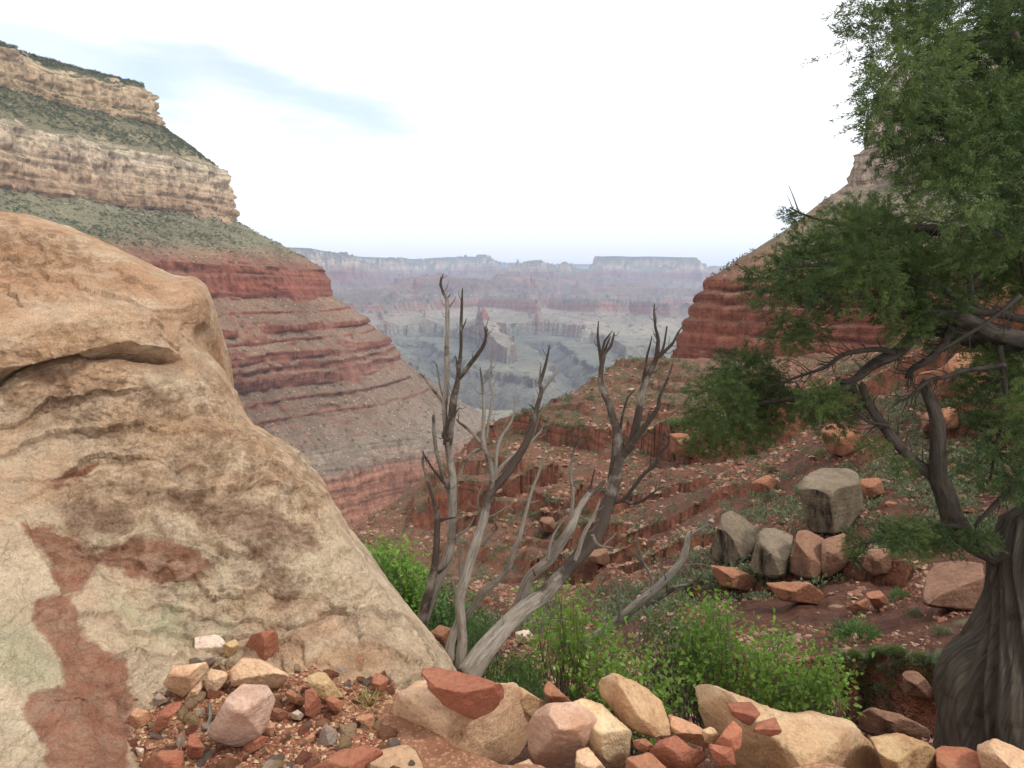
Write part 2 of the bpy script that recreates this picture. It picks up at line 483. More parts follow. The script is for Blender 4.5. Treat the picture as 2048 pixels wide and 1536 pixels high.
M_HILL = strata_mat('red_hillside', HC, HS, 0.3, 0.05, (s2l(104, 104, 78), 0.12))

# ------------------------------------------------------------------ the left canyon wall: strata swept along the wall's plan
def profile(pts, n, zfun=None):
    pts = np.asarray(pts, float)
    d = np.concatenate([[0], np.cumsum(np.hypot(*np.diff(pts, axis=0).T))])
    u = np.linspace(0, d[-1], n)
    return np.interp(u, d, pts[:, 0]), np.interp(u, d, pts[:, 1])
LW_PROF = [(-520, 436), (-240, 418), (-160, 412), (-141, 400), (-138, 380), (-134, 377), (-131, 352), (-124, 348), (-121, 330),
           (-60, 290), (-14, 256), (-2, 247), (0, 236), (3, 226), (4, 205), (8, 200), (9, 172), (13, 168), (15, 146),
           (105, 96), (172, 60), (190, 50), (196, 45), (200, 30), (204, 27), (206, 8), (208, -12),
           (246, -36), (247, -40), (280, -60), (283, -74), (300, -84), (301, -88), (326, -103), (329, -117), (341, -124), (344, -133), (350, -137), (355, -161),
           (385, -177), (386, -182), (420, -202), (421, -206), (500, -260),
           (508, -268), (514, -274), (521, -276), (528, -289), (531, -330), (537, -372), (543, -428),
           (640, -480), (760, -520), (900, -560), (1000, -700)]
def plan_curve(pts, step):
    pts = catmull(pts, 400)
    d = np.concatenate([[0], np.cumsum(np.linalg.norm(np.diff(pts, axis=0), axis=1))])
    n = int(d[-1] / step)
    u = np.linspace(0, d[-1], n)
    c = np.stack([np.interp(u, d, pts[:, 0]), np.interp(u, d, pts[:, 1])], -1)
    # smooth the heading so that offset curves stay clean
    t = np.gradient(c, axis=0); t /= np.linalg.norm(t, axis=1, keepdims=True)
    kern = np.hanning(61); kern /= kern.sum()
    tp = np.pad(t, ((30, 30), (0, 0)), 'edge')
    t = np.stack([np.convolve(tp[:, i], kern, 'valid') for i in (0, 1)], -1)
    t /= np.linalg.norm(t, axis=1, keepdims=True)
    kern = np.hanning(241); kern /= kern.sum()
    tp = np.pad(t, ((120, 120), (0, 0)), 'edge')
    t2 = np.stack([np.convolve(tp[:, i], kern, 'valid') for i in (0, 1)], -1)
    t2 /= np.linalg.norm(t2, axis=1, keepdims=True)
    right = lambda v: np.stack([v[:, 1], -v[:, 0]], -1)   # to the right of travel
    return c, right(t), right(t2), u
fbm_plain = fbm2
def sweep_wall(name, plan, prof, step, nprof, seed, mat, amp=1.0, dip=(0, 0), side=1.0, inner=-100, level=None, fs=1.0, buried=1.0, tuck=None):
    c, nrm, nrm2, u = plan_curve(plan, step)
    o, z = profile(prof, nprof)
    o_, z_ = o[None, :], z[None, :]
    dz = np.abs(np.gradient(z)); do = np.abs(np.gradient(o))
    cliff = sstep(0.9, 2.4, dz / (do + 1e-6))[None, :]
    U = u[:, None] * np.ones_like(z_)
    Z = z_ * np.ones_like(U)
    def fbm2(x, y, *a_, **k_): return fbm_plain(x * fs, y * fs, *a_, **k_)
    # where ledges are buried in rubble the step smooths out; wide cliffs stay
    L_ = np.concatenate([[0], np.cumsum(np.hypot(np.diff(o), np.diff(z)))])
    w_ = np.hanning(45); w_ /= w_.sum()
    o_s = np.convolve(np.pad(o, 22, 'edge'), w_, 'valid')[None, :]
    z_s = np.convolve(np.pad(z, 22, 'edge'), w_, 'valid')[None, :]
    tall = np.convolve(np.pad(cliff[0], 22, 'edge'), w_, 'valid')[None, :]
    bury = sstep(0.0, 0.42, fbm2(U / 95, Z / 26, 4, seed + 5)) * (1 - 0.88 * sstep(0.45, 0.8, tall))
    bury = np.maximum(bury, sstep(0.42, 0.7, fbm2(U / 60, Z / 300, 3, seed + 6)) * 0.9)
    bury = bury * buried
    o_ = o_ * (1 - bury) + o_s * bury
    Z = Z * (1 - bury) + z_s * bury
    cl = cliff * (1 - bury)
    pale = sstep(120, 160, level(Z) if level else Z)
    # buttresses and gullies common to all levels; finer ribs on the cliffs
    big = fbm2(U / 260 + 3.7, Z / 900, 3, seed) * 30 + fbm2(U / 90, Z / 420, 3, seed + 9) * 16
    rib = (fbm2(U / 30, Z / 110, 4, seed + 20, ridged=True) * 8.0 + fbm2(U / 9, Z / 40, 3, seed + 31, ridged=True) * 3.4) * cl
    rough = fbm2(U / 22, Z / 17, 5, seed + 35) * (5 + 9 * pale) * cl
    jx = np.floor(U / 9 + fbm2(U / 30, Z / 14, 2, seed + 36) * 1.6); jz = np.floor(Z / 13 + fbm2(U / 40, Z / 30, 2, seed + 38) * 1.2)
    rough = rough + (_hash(jx.astype(np.int64), jz.astype(np.int64), np.zeros(jx.shape, np.int64), seed) - .5) * (2.2 + 5.0 * pale) * cl
    beds = np.round(fbm2(U / 120, Z / 9, 2, seed + 37) * 5) / 5 * 4.0 * cl
    lumps = fbm2(U / 16, Z / 10, 4, seed + 41) * 2.0
    gully = -np.clip(fbm2(U / 52, Z / 500, 4, seed + 51, ridged=True), 0, 1) * 9 * (1 - cl)
    if tuck is not None:
        o_ = o_ - tuck(c[:, 1])[:, None] * sstep(-40, -285, Z) * (1 - 0 * Z)
    off = o_ + amp * (big + rib + rough + beds + lumps + gully)
    zz = Z + amp * (fbm2(U / 60, Z / 30, 4, seed + 61) * 3.4 + fbm2(U / 12, Z * 0 + 2, 3, seed + 71) * 1.5) + dip[0] * c[:, 1][:, None] + dip[1]
    oa, ob_ = np.maximum(off, inner), np.minimum(off - inner, 0)   # inside the bend the steps of the rim follow a gentler curve
    X = c[:, 0][:, None] + side * (nrm[:, 0][:, None] * oa + nrm2[:, 0][:, None] * ob_)
    Y = c[:, 1][:, None] + side * (nrm[:, 1][:, None] * oa + nrm2[:, 1][:, None] * ob_)
    G = np.stack([X, Y, zz], -1)
    strat = (level(Z) if level else Z) + fbm2(U / 80, Z / 40, 3, seed + 81) * 4
    me = mesh_np(name, G.reshape(-1, 3), grid_faces(G.shape[0], G.shape[1], side < 0), True, {'strat': strat})
    ob = link(name, me, mat)
    tag(ob, kind='structure')
    return G, cliff
LW_PLAN = [(-1120, -100), (-1020, 250), (-905, 640), (-800, 950), (-715, 1180), (-640, 1370), (-600, 1490), (-640, 1590), (-800, 1680), (-1050, 1760), (-1400, 1850)]
LW, LW_cliff = sweep_wall('canyon_wall', LW_PLAN, LW_PROF, 1.9, 620, 100, M_WALL, tuck=lambda y: 105 * (1 - sstep(1180, 1500, y)))

# ------------------------------------------------------------------ the right canyon wall
RW_PROF = [(-520, 220), (-300, 196), (-170, 172), (-128, 154), (-124, 140), (-120, 124), (-114, 119), (-110, 98), (-105, 94), (-100, 74),
           (-52, 40), (-14, 15), (-6, 10), (-1, 8), (0, 0), (4, -1.5), (5, -9), (8, -10.5), (9, -19), (12, -21), (13, -29), (15.5, -31), (16.5, -40), (18.5, -41.5), (19.5, -50), (60, -74), (140, -112)]
RW_PLAN = [(520, 40), (412, 170), (330, 270), (252, 352), (192, 420), (150, 466), (138, 500), (152, 545), (220, 640), (400, 780), (640, 880)]
RW, RW_cliff = sweep_wall('canyon_wall', RW_PLAN, RW_PROF, 1.1, 380, 300, M_RWALL, 0.42, side=-1.0, inner=-15, fs=1.5, buried=0.25,
                          level=lambda z: np.interp(z, [-112, -50, 8, 40, 76, 150, 215], [-90, -12, 48, 95, 150, 245, 330]))

# ------------------------------------------------------------------ the far canyon: buttes, terraces, inner gorge and north rim on one sheet
FP = np.array([(0, 436), (40, 424), (46, 380), (70, 372), (76, 340), (170, 262), (182, 244), (196, 152), (330, 60), (344, 44), (356, -8),
               (470, -80), (476, -100), (570, -150), (578, -176), (760, -262), (772, -284), (800, -430), (1000, -500), (1500, -556), (2300, -592),
               (2322, -650), (2500, -730), (2900, -930), (4000, -950), (40000, -960)], float)
def fprof(d): return np.interp(d, FP[:, 0], FP[:, 1])
def finv(z): return np.interp(-z, -FP[:, 1], FP[:, 0])
DIP = 0.0215
nyf, nxf = 900, 1000
Yr = np.exp(np.linspace(math.log(520), math.log(30000), nyf))
pxr = np.linspace(120, 1960, nxf)
YY, PX = np.meshgrid(Yr, pxr, indexing='ij')
XX = (PX - 1024) / F * YY
def xy(px, Y): return ((px - 1024) / F * Y, Y)
# ridges: crest points (photo column, distance, photo row); kind = the rock layer that caps the ridge; sharpness
CAP = {'R': 0.0, 'T': 80.0, 'C': 182.0, 'E': 344.0, 'S': 480.0, 'W': 772.0, 'B': 800.0}
RIDGES = [
    ('R', 1.0, [(150, 9600, 470), (545, 10900, 493), (625, 11600, 496), (645, 12000, 500), (720, 14500, 513), (830, 17000, 518)]),
    ('R', 1.0, [(830, 17000, 518), (893, 17600, 514), (950, 17800, 513)]), ('R', .8, [(958, 17700, 509), (972, 17700, 509)]),
    ('R', 1.0, [(940, 23000, 523), (1100, 24000, 527), (1450, 24500, 532), (1950, 24500, 532)]),
    ('R', 1.0, [(1196, 15500, 512), (1300, 15600, 513), (1385, 15600, 515)]),
    ('C', 1.0, [(1140, 15200, 527), (1300, 15300, 529), (1440, 15400, 531), (1560, 15000, 536)]),
    ('T', .9, [(1056, 14300, 521), (1058, 14300, 521)]), ('T', .9, [(1092, 14600, 525), (1094, 14600, 525)]), ('T', .9, [(1126, 14400, 523), (1130, 14400, 523)]),
    ('C', 1.1, [(1030, 14000, 531), (1100, 14400, 530), (1150, 15000, 529)]),
    ('E', 1.0, [(990, 10300, 549), (1020, 11000, 546), (1090, 11800, 549), (1160, 12300, 556)]), ('E', .9, [(996, 10350, 547), (1006, 10400, 547)]),
    ('E', .8, [(876, 9400, 542), (892, 9400, 542)]), ('S', 1.0, [(970, 9900, 568), (905, 9400, 557), (850, 9300, 557), (815, 9200, 562), (740, 8900, 575), (680, 8700, 581), (600, 8600, 585)]),
    ('E', 1.0, [(1232, 11300, 558), (1292, 11300, 559)]), ('S', 1.0, [(1180, 10800, 573), (1300, 10700, 574), (1450, 10500, 577)]), ('E', 1.0, [(1405, 11500, 563), (1470, 11800, 560)]),
    ('W', 1.0, [(600, 7400, 590), (700, 7300, 594), (790, 7400, 597), (870, 7700, 594), (950, 8600, 590)]),
    ('W', 1.0, [(960, 8400, 590), (1030, 7700, 592), (1075, 7200, 598)]), ('W', 1.0, [(1100, 8300, 592), (1190, 7600, 596), (1260, 7900, 598), (1340, 7300, 604), (1480, 7200, 606)]),
    ('W', 1.0, [(640, 3350, 688), (800, 3300, 694), (876, 3200, 702)]), ('W', .6, [(938, 5600, 607), (966, 5650, 604)]), ('W', 1.1, [(958, 7000, 612), (960, 5900, 612)]),
    ('B', 2.4, [(958, 5450, 650), (990, 5100, 668), (1050, 4650, 700), (1105, 4300, 732), (1150, 3980, 762)]),
    ('B', 2.4, [(940, 5300, 660), (915, 4700, 700), (905, 4250, 735)]), ('B', 2.4, [(985, 5000, 672), (1010, 4450, 712), (1025, 4100, 744)]),
    (None, 1.2, [(1075, 7100, 616), (1070, 6500, 645), (1080, 6000, 668)]), (None, 1.2, [(1190, 7400, 616), (1170, 6600, 648), (1150, 6000, 676)]), (None, 1.2, [(1330, 7100, 628), (1310, 6300, 662)]),
    (None, 1.2, [(760, 7200, 616), (775, 6400, 645)]), (None, 1.2, [(850, 7400, 614), (858, 6500, 645)]), (None, 1.2, [(680, 7100, 618), (700, 6300, 650)]),
]
warp1 = fbm2(XX / 1500, YY / 1500, 4, 900); warp2 = fbm2(XX / 420, YY / 420, 4, 920, ridged=True); warp3 = fbm2(XX / 110, YY / 110, 3, 940)
sc_ = np.clip(YY / 9000, 0.45, 1.4)
ZB = fprof(np.full(YY.shape, 2400.0) + warp1 * 300) + DIP * YY
RELB = ZB - DIP * YY
base = np.full(YY.shape, 1e9)
for kind_, kf, rd in RIDGES:
    pts = [xy(p, y) for p, y, r in rd]
    zc = [float(elev(r)) * y for p, y, r in rd]
    ds = [CAP[kind_] if kind_ else float(finv(z - DIP * y)) for z, (p, y, r) in zip(zc, rd)]
    sh = [z - float(fprof(d)) for z, d in zip(zc, ds)]
    bd = np.full(YY.shape, 1e9); bs = np.zeros(YY.shape)
    for i in range(len(pts) - 1):
        (x0, y0), (x1, y1) = pts[i], pts[i + 1]
        vx, vy = x1 - x0, y1 - y0
        t = np.clip(((XX - x0) * vx + (YY - y0) * vy) / (vx * vx + vy * vy), 0, 1)
        off = kf * np.hypot(XX - x0 - t * vx, YY - y0 - t * vy)
        dd = off + ds[i] * (1 - t) + ds[i + 1] * t
        m = dd < bd
        bd = np.where(m, dd, bd); bs = np.where(m, sh[i] * (1 - t) + sh[i + 1] * t, bs)
        base = np.minimum(base, off)
    out = bd - min(ds)
    amp_ = np.clip(out / 420, 0.0, 1) * np.clip(1.2 - out / 4000, 0.3, 1)
    prox = bd + sc_ * amp_ * (warp1 * 230 - warp2 * 300 + warp3 * 70)
    r_ = fprof(np.clip(prox, 0, None))
    dipz = DIP * YY
    z_ = r_ + dipz + (bs - dipz) * np.exp(-np.clip(out, 0, None) / 1800)
    up = z_ > ZB
    ZB = np.where(up, z_, ZB); RELB = np.where(up, r_, RELB)
# talus spur under the tower falls as one long slope
def carve(line, widths, top):
    d = seg_dist(XX, YY, [xy(p, y) for p, y in line]) + (warp2 * 60 + warp3 * 40)
    return np.interp(d, widths, top)
river = carve([(300, 4900), (700, 4700), (900, 4050), (985, 3550), (1100, 3450), (1180, 3650), (1250, 4200), (1330, 4400), (1900, 4300)], [0, 50, 330, 420, 440, 620, 700], [-900, -880, -700, -650, -600, -575, 2000])
side = carve([(1180, 3700), (1150, 4700), (1112, 5600), (1075, 6500)], [0, 40, 140, 170, 420, 620], [-760, -720, -660, -610, -585, 2000])
side = np.minimum(side, carve([(905, 4100), (880, 4900), (860, 5600), (825, 6400)], [0, 40, 140, 170, 400, 600], [-760, -720, -660, -610, -585, 2000]))
cutz = np.minimum(river, side) + DIP * YY
cutm = cutz < ZB
RELB = np.where(cutm, np.minimum(river, side), RELB); ZB = np.minimum(ZB, cutz)
fine = fbm2(XX / 700, YY / 700, 4, 955, ridged=True) * 44 * sc_ * sstep(700, 1300, base) + fbm2(XX / 60, YY / 60, 3, 960) * 7 * sc_ + fbm2(XX / 240, YY / 240, 3, 970) * 10
ZZ = ZB + fine * np.clip(base / 400, 0.03, 1)
strat = RELB + fbm2(XX / 600, YY / 600, 3, 980) * 14
FG = np.stack([XX, YY, ZZ], -1)
me = mesh_np('terrain', FG.reshape(-1, 3), grid_faces(nyf, nxf, True), True, {'strat': strat})
tag(link('terrain', me, M_FAR), kind='structure')

# ------------------------------------------------------------------ the near hillside on the right, down to the wash
HCTRL = [ # photo column, photo row, distance
    (1360, 724, 470), (1500, 716, 440), (1260, 716, 400), (1200, 752, 350), (1150, 792, 290), (1080, 825, 240), (1010, 848, 205), (960, 885, 195), (900, 935, 180),
    (862, 972, 168), (852, 1060, 140), (760, 1085, 125), (690, 1080, 120), (600, 1130, 110), (400, 1200, 100),
    (1300, 765, 370), (1450, 790, 270), (1300, 830, 205), (1420, 905, 108), (1250, 880, 150), (1120, 900, 165), (1330, 890, 122),
    (1250, 1000, 92), (1100, 1000, 108), (950, 1040, 128), (1380, 990, 75), (1000, 1130, 82), (1150, 1130, 60), (850, 1150, 82), (1300, 1080, 60), (1450, 1060, 43), (1500, 960, 58),
    (1660, 1062, 30), (1550, 1150, 27), (1440, 1130, 33), (1700, 1250, 18), (1600, 1330, 13), (1450, 1300, 15.5), (1300, 1270, 19), (1150, 1260, 24), (1000, 1260, 30), (850, 1260, 34), (1250, 1360, 11.5),
    (1000, 1370, 13), (1550, 900, 72), (1560, 790, 170), (1750, 905, 46), (1700, 740, 120), (1650, 850, 70), (1820, 800, 50), (1930, 880, 38), (1900, 1080, 25), (1950, 640, 62), (2040, 560, 60), (2250, 480, 50),
    (2250, 800, 30), (2200, 1100, 17), (1880, 1240, 14), (1850, 1400, 8.6), (1700, 1430, 8.2), (1500, 1430, 8.4), (1150, 1430, 8.2), (2000, 1500, 7), (2250, 1350, 9), (2600, 500, 36), (2600, 1000, 16), (2600, 1350, 8),
    (800, 1420, 9), (500, 1450, 9), (500, 1300, 30), (200, 1300, 40),
    (1500, 1600, 5.0), (1000, 1600, 5.0), (2000, 1600, 4.6), (2500, 1560, 4.6), (500, 1600, 5.0), (200, 1500, 6.0),
    # beyond the skyline the ground falls out of sight
    (1360, 760, 600), (1230, 775, 520), (1100, 860, 400), (1000, 935, 330), (900, 1020, 290), (700, 1160, 260), (400, 1260, 220), (1700, 700, 560), (2200, 560, 300)]
hc = np.array(HCTRL, float)
hfit = tps_fit(np.stack([sight(hc[:, 0], hc[:, 1]) * 1.6, np.log(hc[:, 2])], -1), elev(hc[:, 1]), 2e-3)
LEDGES = [
    ([(1060, 100), (1200, 96), (1330, 92), (1430, 84)], 1.3, 7), ([(1180, 72), (1300, 68), (1420, 62), (1520, 56)], 1.1, 6), ([(1250, 46), (1350, 44), (1450, 40)], .8, 4), ([(1000, 66), (1100, 62), (1200, 60)], 1.5, 5),
    ([(1560, 120), (1680, 100), (1800, 84)], 2.0, 8), ([(1080, 240), (1180, 236), (1280, 222), (1400, 205)], 2.4, 14), ([(1220, 400), (1320, 380), (1450, 350)], 2.6, 20),
    # rim lines: [(photo column, distance)], step height, how far the step fades out behind and before
    ([(940, 196), (1010, 196), (1080, 190), (1140, 180), (1200, 165), (1260, 150), (1330, 126), (1420, 112), (1500, 104), (1600, 96)], 6.0, 26),
    ([(1190, 330), (1280, 300), (1400, 262), (1520, 235)], 2.2, 30),
    ([(1020, 222), (1120, 222), (1220, 206), (1330, 190), (1460, 160)], 2.4, 14),
    ([(840, 150), (900, 152), (980, 150), (1060, 140), (1120, 128)], 7.0, 16),
    ([(840, 166), (900, 172), (980, 168), (1050, 158)], 4.0, 9),
    ([(900, 122), (980, 118), (1060, 112), (1120, 104), (1200, 96)], 3.4, 10),
    ([(1010, 92), (1100, 84), (1180, 78), (1250, 74)], 2.6, 8),
    ([(1120, 58), (1220, 57), (1300, 56)], 2.0, 6),
    ([(1400, 28), (1480, 26.5), (1600, 25.6), (1720, 25), (1850, 23.5)], 0.9, 2.2),
    ([(1560, 9.9), (1700, 9.6), (1800, 9.2), (1900, 8.6), (2100, 8.0)], 1.1, 2.0),
    ([(1600, 100), (1700, 80), (1850, 60), (1980, 52), (2200, 44)], 3.0, 9),
    ([(1880, 44), (1980, 41), (2200, 36)], 2.2, 5),
    ([(1340, 12.6), (1450, 12.0), (1560, 11.2)], 0.9, 1.6),
]
def hill_z(px, Y, detail=True):
    """elevation of the near hillside at sight column px, distance Y"""
    px = np.asarray(px, float); Y = np.asarray(Y, float)
    sx = (px - 1024) / F
    e = hfit(np.stack([sx * 1.6, np.log(Y)], -1))
    X = sx * Y
    z = e * Y
    wob = fbm2(X / (0.09 * Y + 2), Y / (0.09 * Y + 2) + np.log(Y) * 9, 4, 500)
    for i, (ln, h, w) in enumerate(LEDGES):
        lp = np.array([p for p, y in ln], float); ly = np.array([y for p, y in ln], float)
        yl = np.interp(px, lp, ly)
        ends = sstep(lp[0] - 30, lp[0] + 20, px) * (1 - sstep(lp[-1] - 20, lp[-1] + 40, px))
        blocky = np.floor(fbm2(X / (1.6 * h) + i * 7, Y / (40 * h), 2, 520 + i) * 5) / 5
        s = Y - yl - wob * w * 0.25 - blocky * h * 0.8
        t = np.where(s > 0, h * 0.5 * np.exp(-np.clip(s, 0, None) / w), -h * 0.5 * np.exp(np.clip(s, None, 0) / w))
        edge = h * 0.09
        soft = np.clip(s / edge, -1, 1)
        t = np.where(np.abs(s) < edge, h * 0.5 * soft, t)
        z = z + t * ends
    if detail:
        a = np.clip(Y / 60, 0.06, 1.6)
        z = z + fbm2(X / (9 * a + .4), Y / (9 * a + .4), 5, 600) * 1.1 * a
        # thin beds sticking out of the slope
        zb = z + 0.05 * X + fbm2(X / (30 * a), Y / (30 * a), 3, 610) * 1.5 * a
        per = 2.6 * a + 0.3
        fr = zb / per - np.floor(zb / per)
        amt = 1.25 * sstep(-0.25, 0.15, fbm2(X / (22 * a), Y / (22 * a), 3, 620))
        z = z + amt * per * 0.5 * (sstep(0.4, 0.6, fr) - fr)
        z = z + fbm2(X / (1.3 * a + .05), Y / (1.3 * a + .05), 4, 630) * 0.34 * a
    return X, z
nyh, nxh = 880, 720
Yh = np.exp(np.linspace(math.log(4.3), math.log(640), nyh))
pxh = np.linspace(250, 2700, nxh)
YH, PH = np.meshgrid(Yh, pxh, indexing='ij')
XH, ZH = hill_z(PH, YH)
HG = np.stack([XH, YH, ZH], -1)
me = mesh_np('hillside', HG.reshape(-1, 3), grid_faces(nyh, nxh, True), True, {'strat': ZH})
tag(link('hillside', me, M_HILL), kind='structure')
def hit(px, py, y0=5.0, y1=620):
    """where the line of sight of a photo pixel meets the hillside"""
    j = int(np.clip(np.searchsorted(pxh, 1024 + sight(px, py) * F), 0, nxh - 1))
    zr = elev(py) * Yh
    ok = np.nonzero((ZH[:, j] > zr) & (Yh > y0) & (Yh < y1))[0]
    return Yh[ok[0]] if len(ok) else None

# ------------------------------------------------------------------ the ledge the photographer stands on
GZ = -1.45
def ledge_edge(px):
    return np.interp(px, [-900, 600, 720, 800, 900, 1000, 2900], [3.6, 3.3, 2.75, 2.35, 2.08, 1.97, 1.93])
nyg, nxg = 300, 560
yg = np.concatenate([np.linspace(0.5, 1.5, 30), np.linspace(1.5, 3.0, 230)[1:], np.linspace(3.0, 4.6, 42)[1:]])
YG, PG = np.meshgrid(yg, np.linspace(-900, 2900, nxg), indexing='ij')
XG = (PG - 1024) / F * YG
def ground_z(X, Y, fine=True):
    px = X / Y * F + 1024
    z = GZ + fbm2(X / 0.5, Y / 0.5, 4, 700) * 0.035
    if fine:
        z = z + fbm2(X / 0.06, Y / 0.06, 4, 705) * 0.009
    over = np.clip(Y - ledge_edge(px) + fbm2(X / 0.3, Y / 0.3, 3, 710) * 0.05, 0, None)
    return z - over * 1.3 - np.clip(over - 0.5, 0, None) * 2.5
GG = np.stack([XG, YG, ground_z(XG, YG)], -1)
k = NT('red_dirt')
pos = k.coords('Object')
a = k.noise(6, 6, 0.65, pos); b = k.noise(70, 6, 0.8, pos); c = k.voro(120, pos, out='Color')
sp = k.n('ShaderNodeSeparateColor'); k.l(c, sp.inputs[0])
col = k.mix(k.ramp(a, [(0.35, 0), (0.65, 1)]), s2l(146, 100, 76), s2l(172, 126, 98))
col = k.mix(1.0, col, k.ramp(b, [(0.3, 0.55), (0.5, 1.0), (0.72, 1.3)]), 'MULTIPLY')
col = k.mix(k.math('MULTIPLY', k.math('LESS_THAN', sp.outputs[0], 0.16), 0.6), col, s2l(196, 160, 130))
M_DIRT = k.done(col, k.bump(b, 1.0, 0.008))
me = mesh_np('ground', GG.reshape(-1, 3), grid_faces(GG.shape[0], GG.shape[1], True))
tag(link('ground', me, M_DIRT), kind='structure')
def ground_Y(py):
    return GZ / elev(py)

# ------------------------------------------------------------------ the big sandstone outcrop on the left
OUT = [(-700, 352), (-500, 372), (-200, 398), (0, 421), (60, 428), (130, 447), (230, 492), (300, 529), (342, 549), (385, 556), (404, 571), (412, 600), (414, 645), (401, 688), (412, 704),
       (440, 736), (464, 780), (481, 824), (502, 850), (560, 882), (600, 907), (640, 962), (668, 1010), (700, 1070), (740, 1122), (800, 1204), (850, 1270), (880, 1305), (912, 1345), (940, 1395), (960, 1440)]
OUTd = np.array(OUT, float)
def out_x(py):       # right-hand outline: column for a row
    return np.interp(py, OUTd[:, 1], OUTd[:, 0])
BC = [(0, 1536, 1.84), (-500, 1536, 1.8), (220, 1536, 1.9), (260, 1640, 1.75), (-300, 1640, 1.65), (300, 1400, 2.3), (450, 1290, 2.62), (600, 1330, 2.58), (720, 1345, 2.56), (850, 1340, 2.72), (905, 1350, 2.9), (250, 1340, 2.36),
      (0, 1300, 2.14), (-500, 1300, 2.1), (120, 1400, 2.08), (0, 1100, 2.5), (-500, 1100, 2.45), (200, 1180, 2.62), (300, 1100, 2.78), (500, 1150, 2.86), (650, 1200, 2.9), (750, 1260, 2.88),
      (600, 1060, 3.1), (450, 1000, 3.08), (300, 980, 3.02), (100, 960, 2.9), (-500, 950, 2.75), (550, 940, 3.28), (400, 900, 3.22), (200, 880, 3.08), (50, 860, 2.98), (440, 800, 3.5), (300, 780, 3.3), (100, 770, 3.12),
      (-500, 760, 2.95), (350, 700, 3.55), (150, 690, 3.12), (0, 700, 3.05), (390, 600, 3.85), (300, 600, 3.62), (150, 600, 3.38), (0, 580, 3.28), (-500, 560, 3.1), (200, 510, 3.9), (60, 460, 3.95), (-300, 430, 3.7), (320, 560, 3.9)]
bc = np.array(BC, float)
bfit = tps_fit(bc[:, :2] / 400, bc[:, 2], 3e-3)
nbr, nbc, nbk = 620, 640, 60
rows = np.concatenate([np.linspace(353, 1400, 540), np.linspace(1400, 1640, 80)])
uu = np.linspace(0, 1, nbc)
uu = uu ** 0.9
BX = -650 + (out_x(np.minimum(rows, 1440))[:, None] + 650) * uu[None, :]
BY = rows[:, None] * np.ones_like(BX)
dep = bfit(np.stack([BX, BY], -1) / 400)
dout = seg_dist(BX, BY, OUT)
RR = 50.0
s = np.clip(1 - dout / RR, 0, 1)
dep = dep + 0.22 * (1 - np.sqrt(np.clip(1 - s * s, 0, 1)))
FRONT = P(BX, BY, dep)
# behind the outline the rock turns away and down
back = []
for j in range(1, nbk + 1):
    t = j / nbk
    q = FRONT[:, -1].copy()
    dirx = np.stack([-(0.25 + 0 * rows), np.ones_like(rows), np.zeros_like(rows)], -1)
    q = q + dirx * (1.5 * t)[..., None] if False else q + dirx * (1.6 * t)
    q[:, 2] -= (2.2 * t * t) * np.ones_like(rows)
    back.append(q)
BG = np.concatenate([FRONT, np.stack(back, 1)], 1)
FN = grid_normals(BG)
cen = np.array([-1.5, 3.6, -1.0])
view = -BG / np.linalg.norm(BG, axis=-1, keepdims=True)
sg = np.where((FN[:, :nbc] * view[:, :nbc]).sum() < 0, -1, 1)
FN = FN * sg
BXf = np.concatenate([BX, np.repeat(BX[:, -1:], nbk, 1)], 1); BYf = np.concatenate([BY, np.repeat(BY[:, -1:], nbk, 1)], 1)
edge = np.concatenate([np.clip(dout / 40, 0.3, 1), np.full((nbr, nbk), 0.3)], 1)
nz1 = fbm3(BG, 1.6, 4, 40); nz2 = fbm3(BG, 5.5, 5, 50); nz3 = fbm3(BG * np.array([1, 1, 2.2]), 16, 4, 60, 0.6); rid = fbm3(BG, 4.2, 5, 70, 0.55, True)
rough = sstep(-0.1, 0.35, fbm3(BG, 1.9, 3, 45) + 0.35 * sstep(700, 800, BYf) * (1 - sstep(960, 1040, BYf)))
rid2 = fbm3(BG * np.array([1, 1, 1.6]), 9.5, 4, 77, 0.6, True)
disp = nz1 * 0.07 + nz2 * 0.025 + rough * (nz3 * 0.022 + np.clip(rid, -0.4, 1) * 0.026 - np.clip(rid2, 0.15, 1) * 0.022) + fbm3(BG, 22, 4, 88) * 0.006 + nz3 * 0.006
fold = fbm3(BG * np.array([.8, .8, 2.6]), 2.4, 4, 99, 0.5)
disp = disp + 0.03 * (np.floor(fold * 5) / 5 - fold * 0.6)
fl_c = fbm3(BG, 9, 4, 80)
disp = disp + 0.010 * (np.floor((nz2 + 0.6 * fl_c) * 4) / 4) * sstep(980, 1060, BYf)          # flaking layers low down
wx = BXf + nz2 * 22; wy = BYf + nz2 * 16
# broken layers: each sheet stands proud at its lower lip
ph = (wy + nz1 * 90 + nz2 * 20 + wx * 0.10) / 74
fr_ = ph - np.floor(ph)
lay_amt = sstep(700, 760, BYf) * (1 - sstep(1000, 1060, BYf)) * sstep(-.25, .25, fbm3(BG, 2.1, 3, 131))
disp = disp + 0.042 * lay_amt * (fr_ ** 1.6 - 0.4)
ph2 = (wy * 1.0 + nz1 * 70 + nz2 * 40 - wx * 0.22) / 58
fr2 = ph2 - np.floor(ph2)
lay2 = (1 - sstep(690, 740, BYf)) * sstep(0.0, .35, fbm3(BG, 1.7, 3, 133)) + sstep(1060, 1120, BYf) * sstep(0.05, .3, fbm3(BG, 2.2, 3, 135))
disp = disp + 0.028 * np.clip(lay2, 0, 1) * (fr2 ** 2 - 0.3)
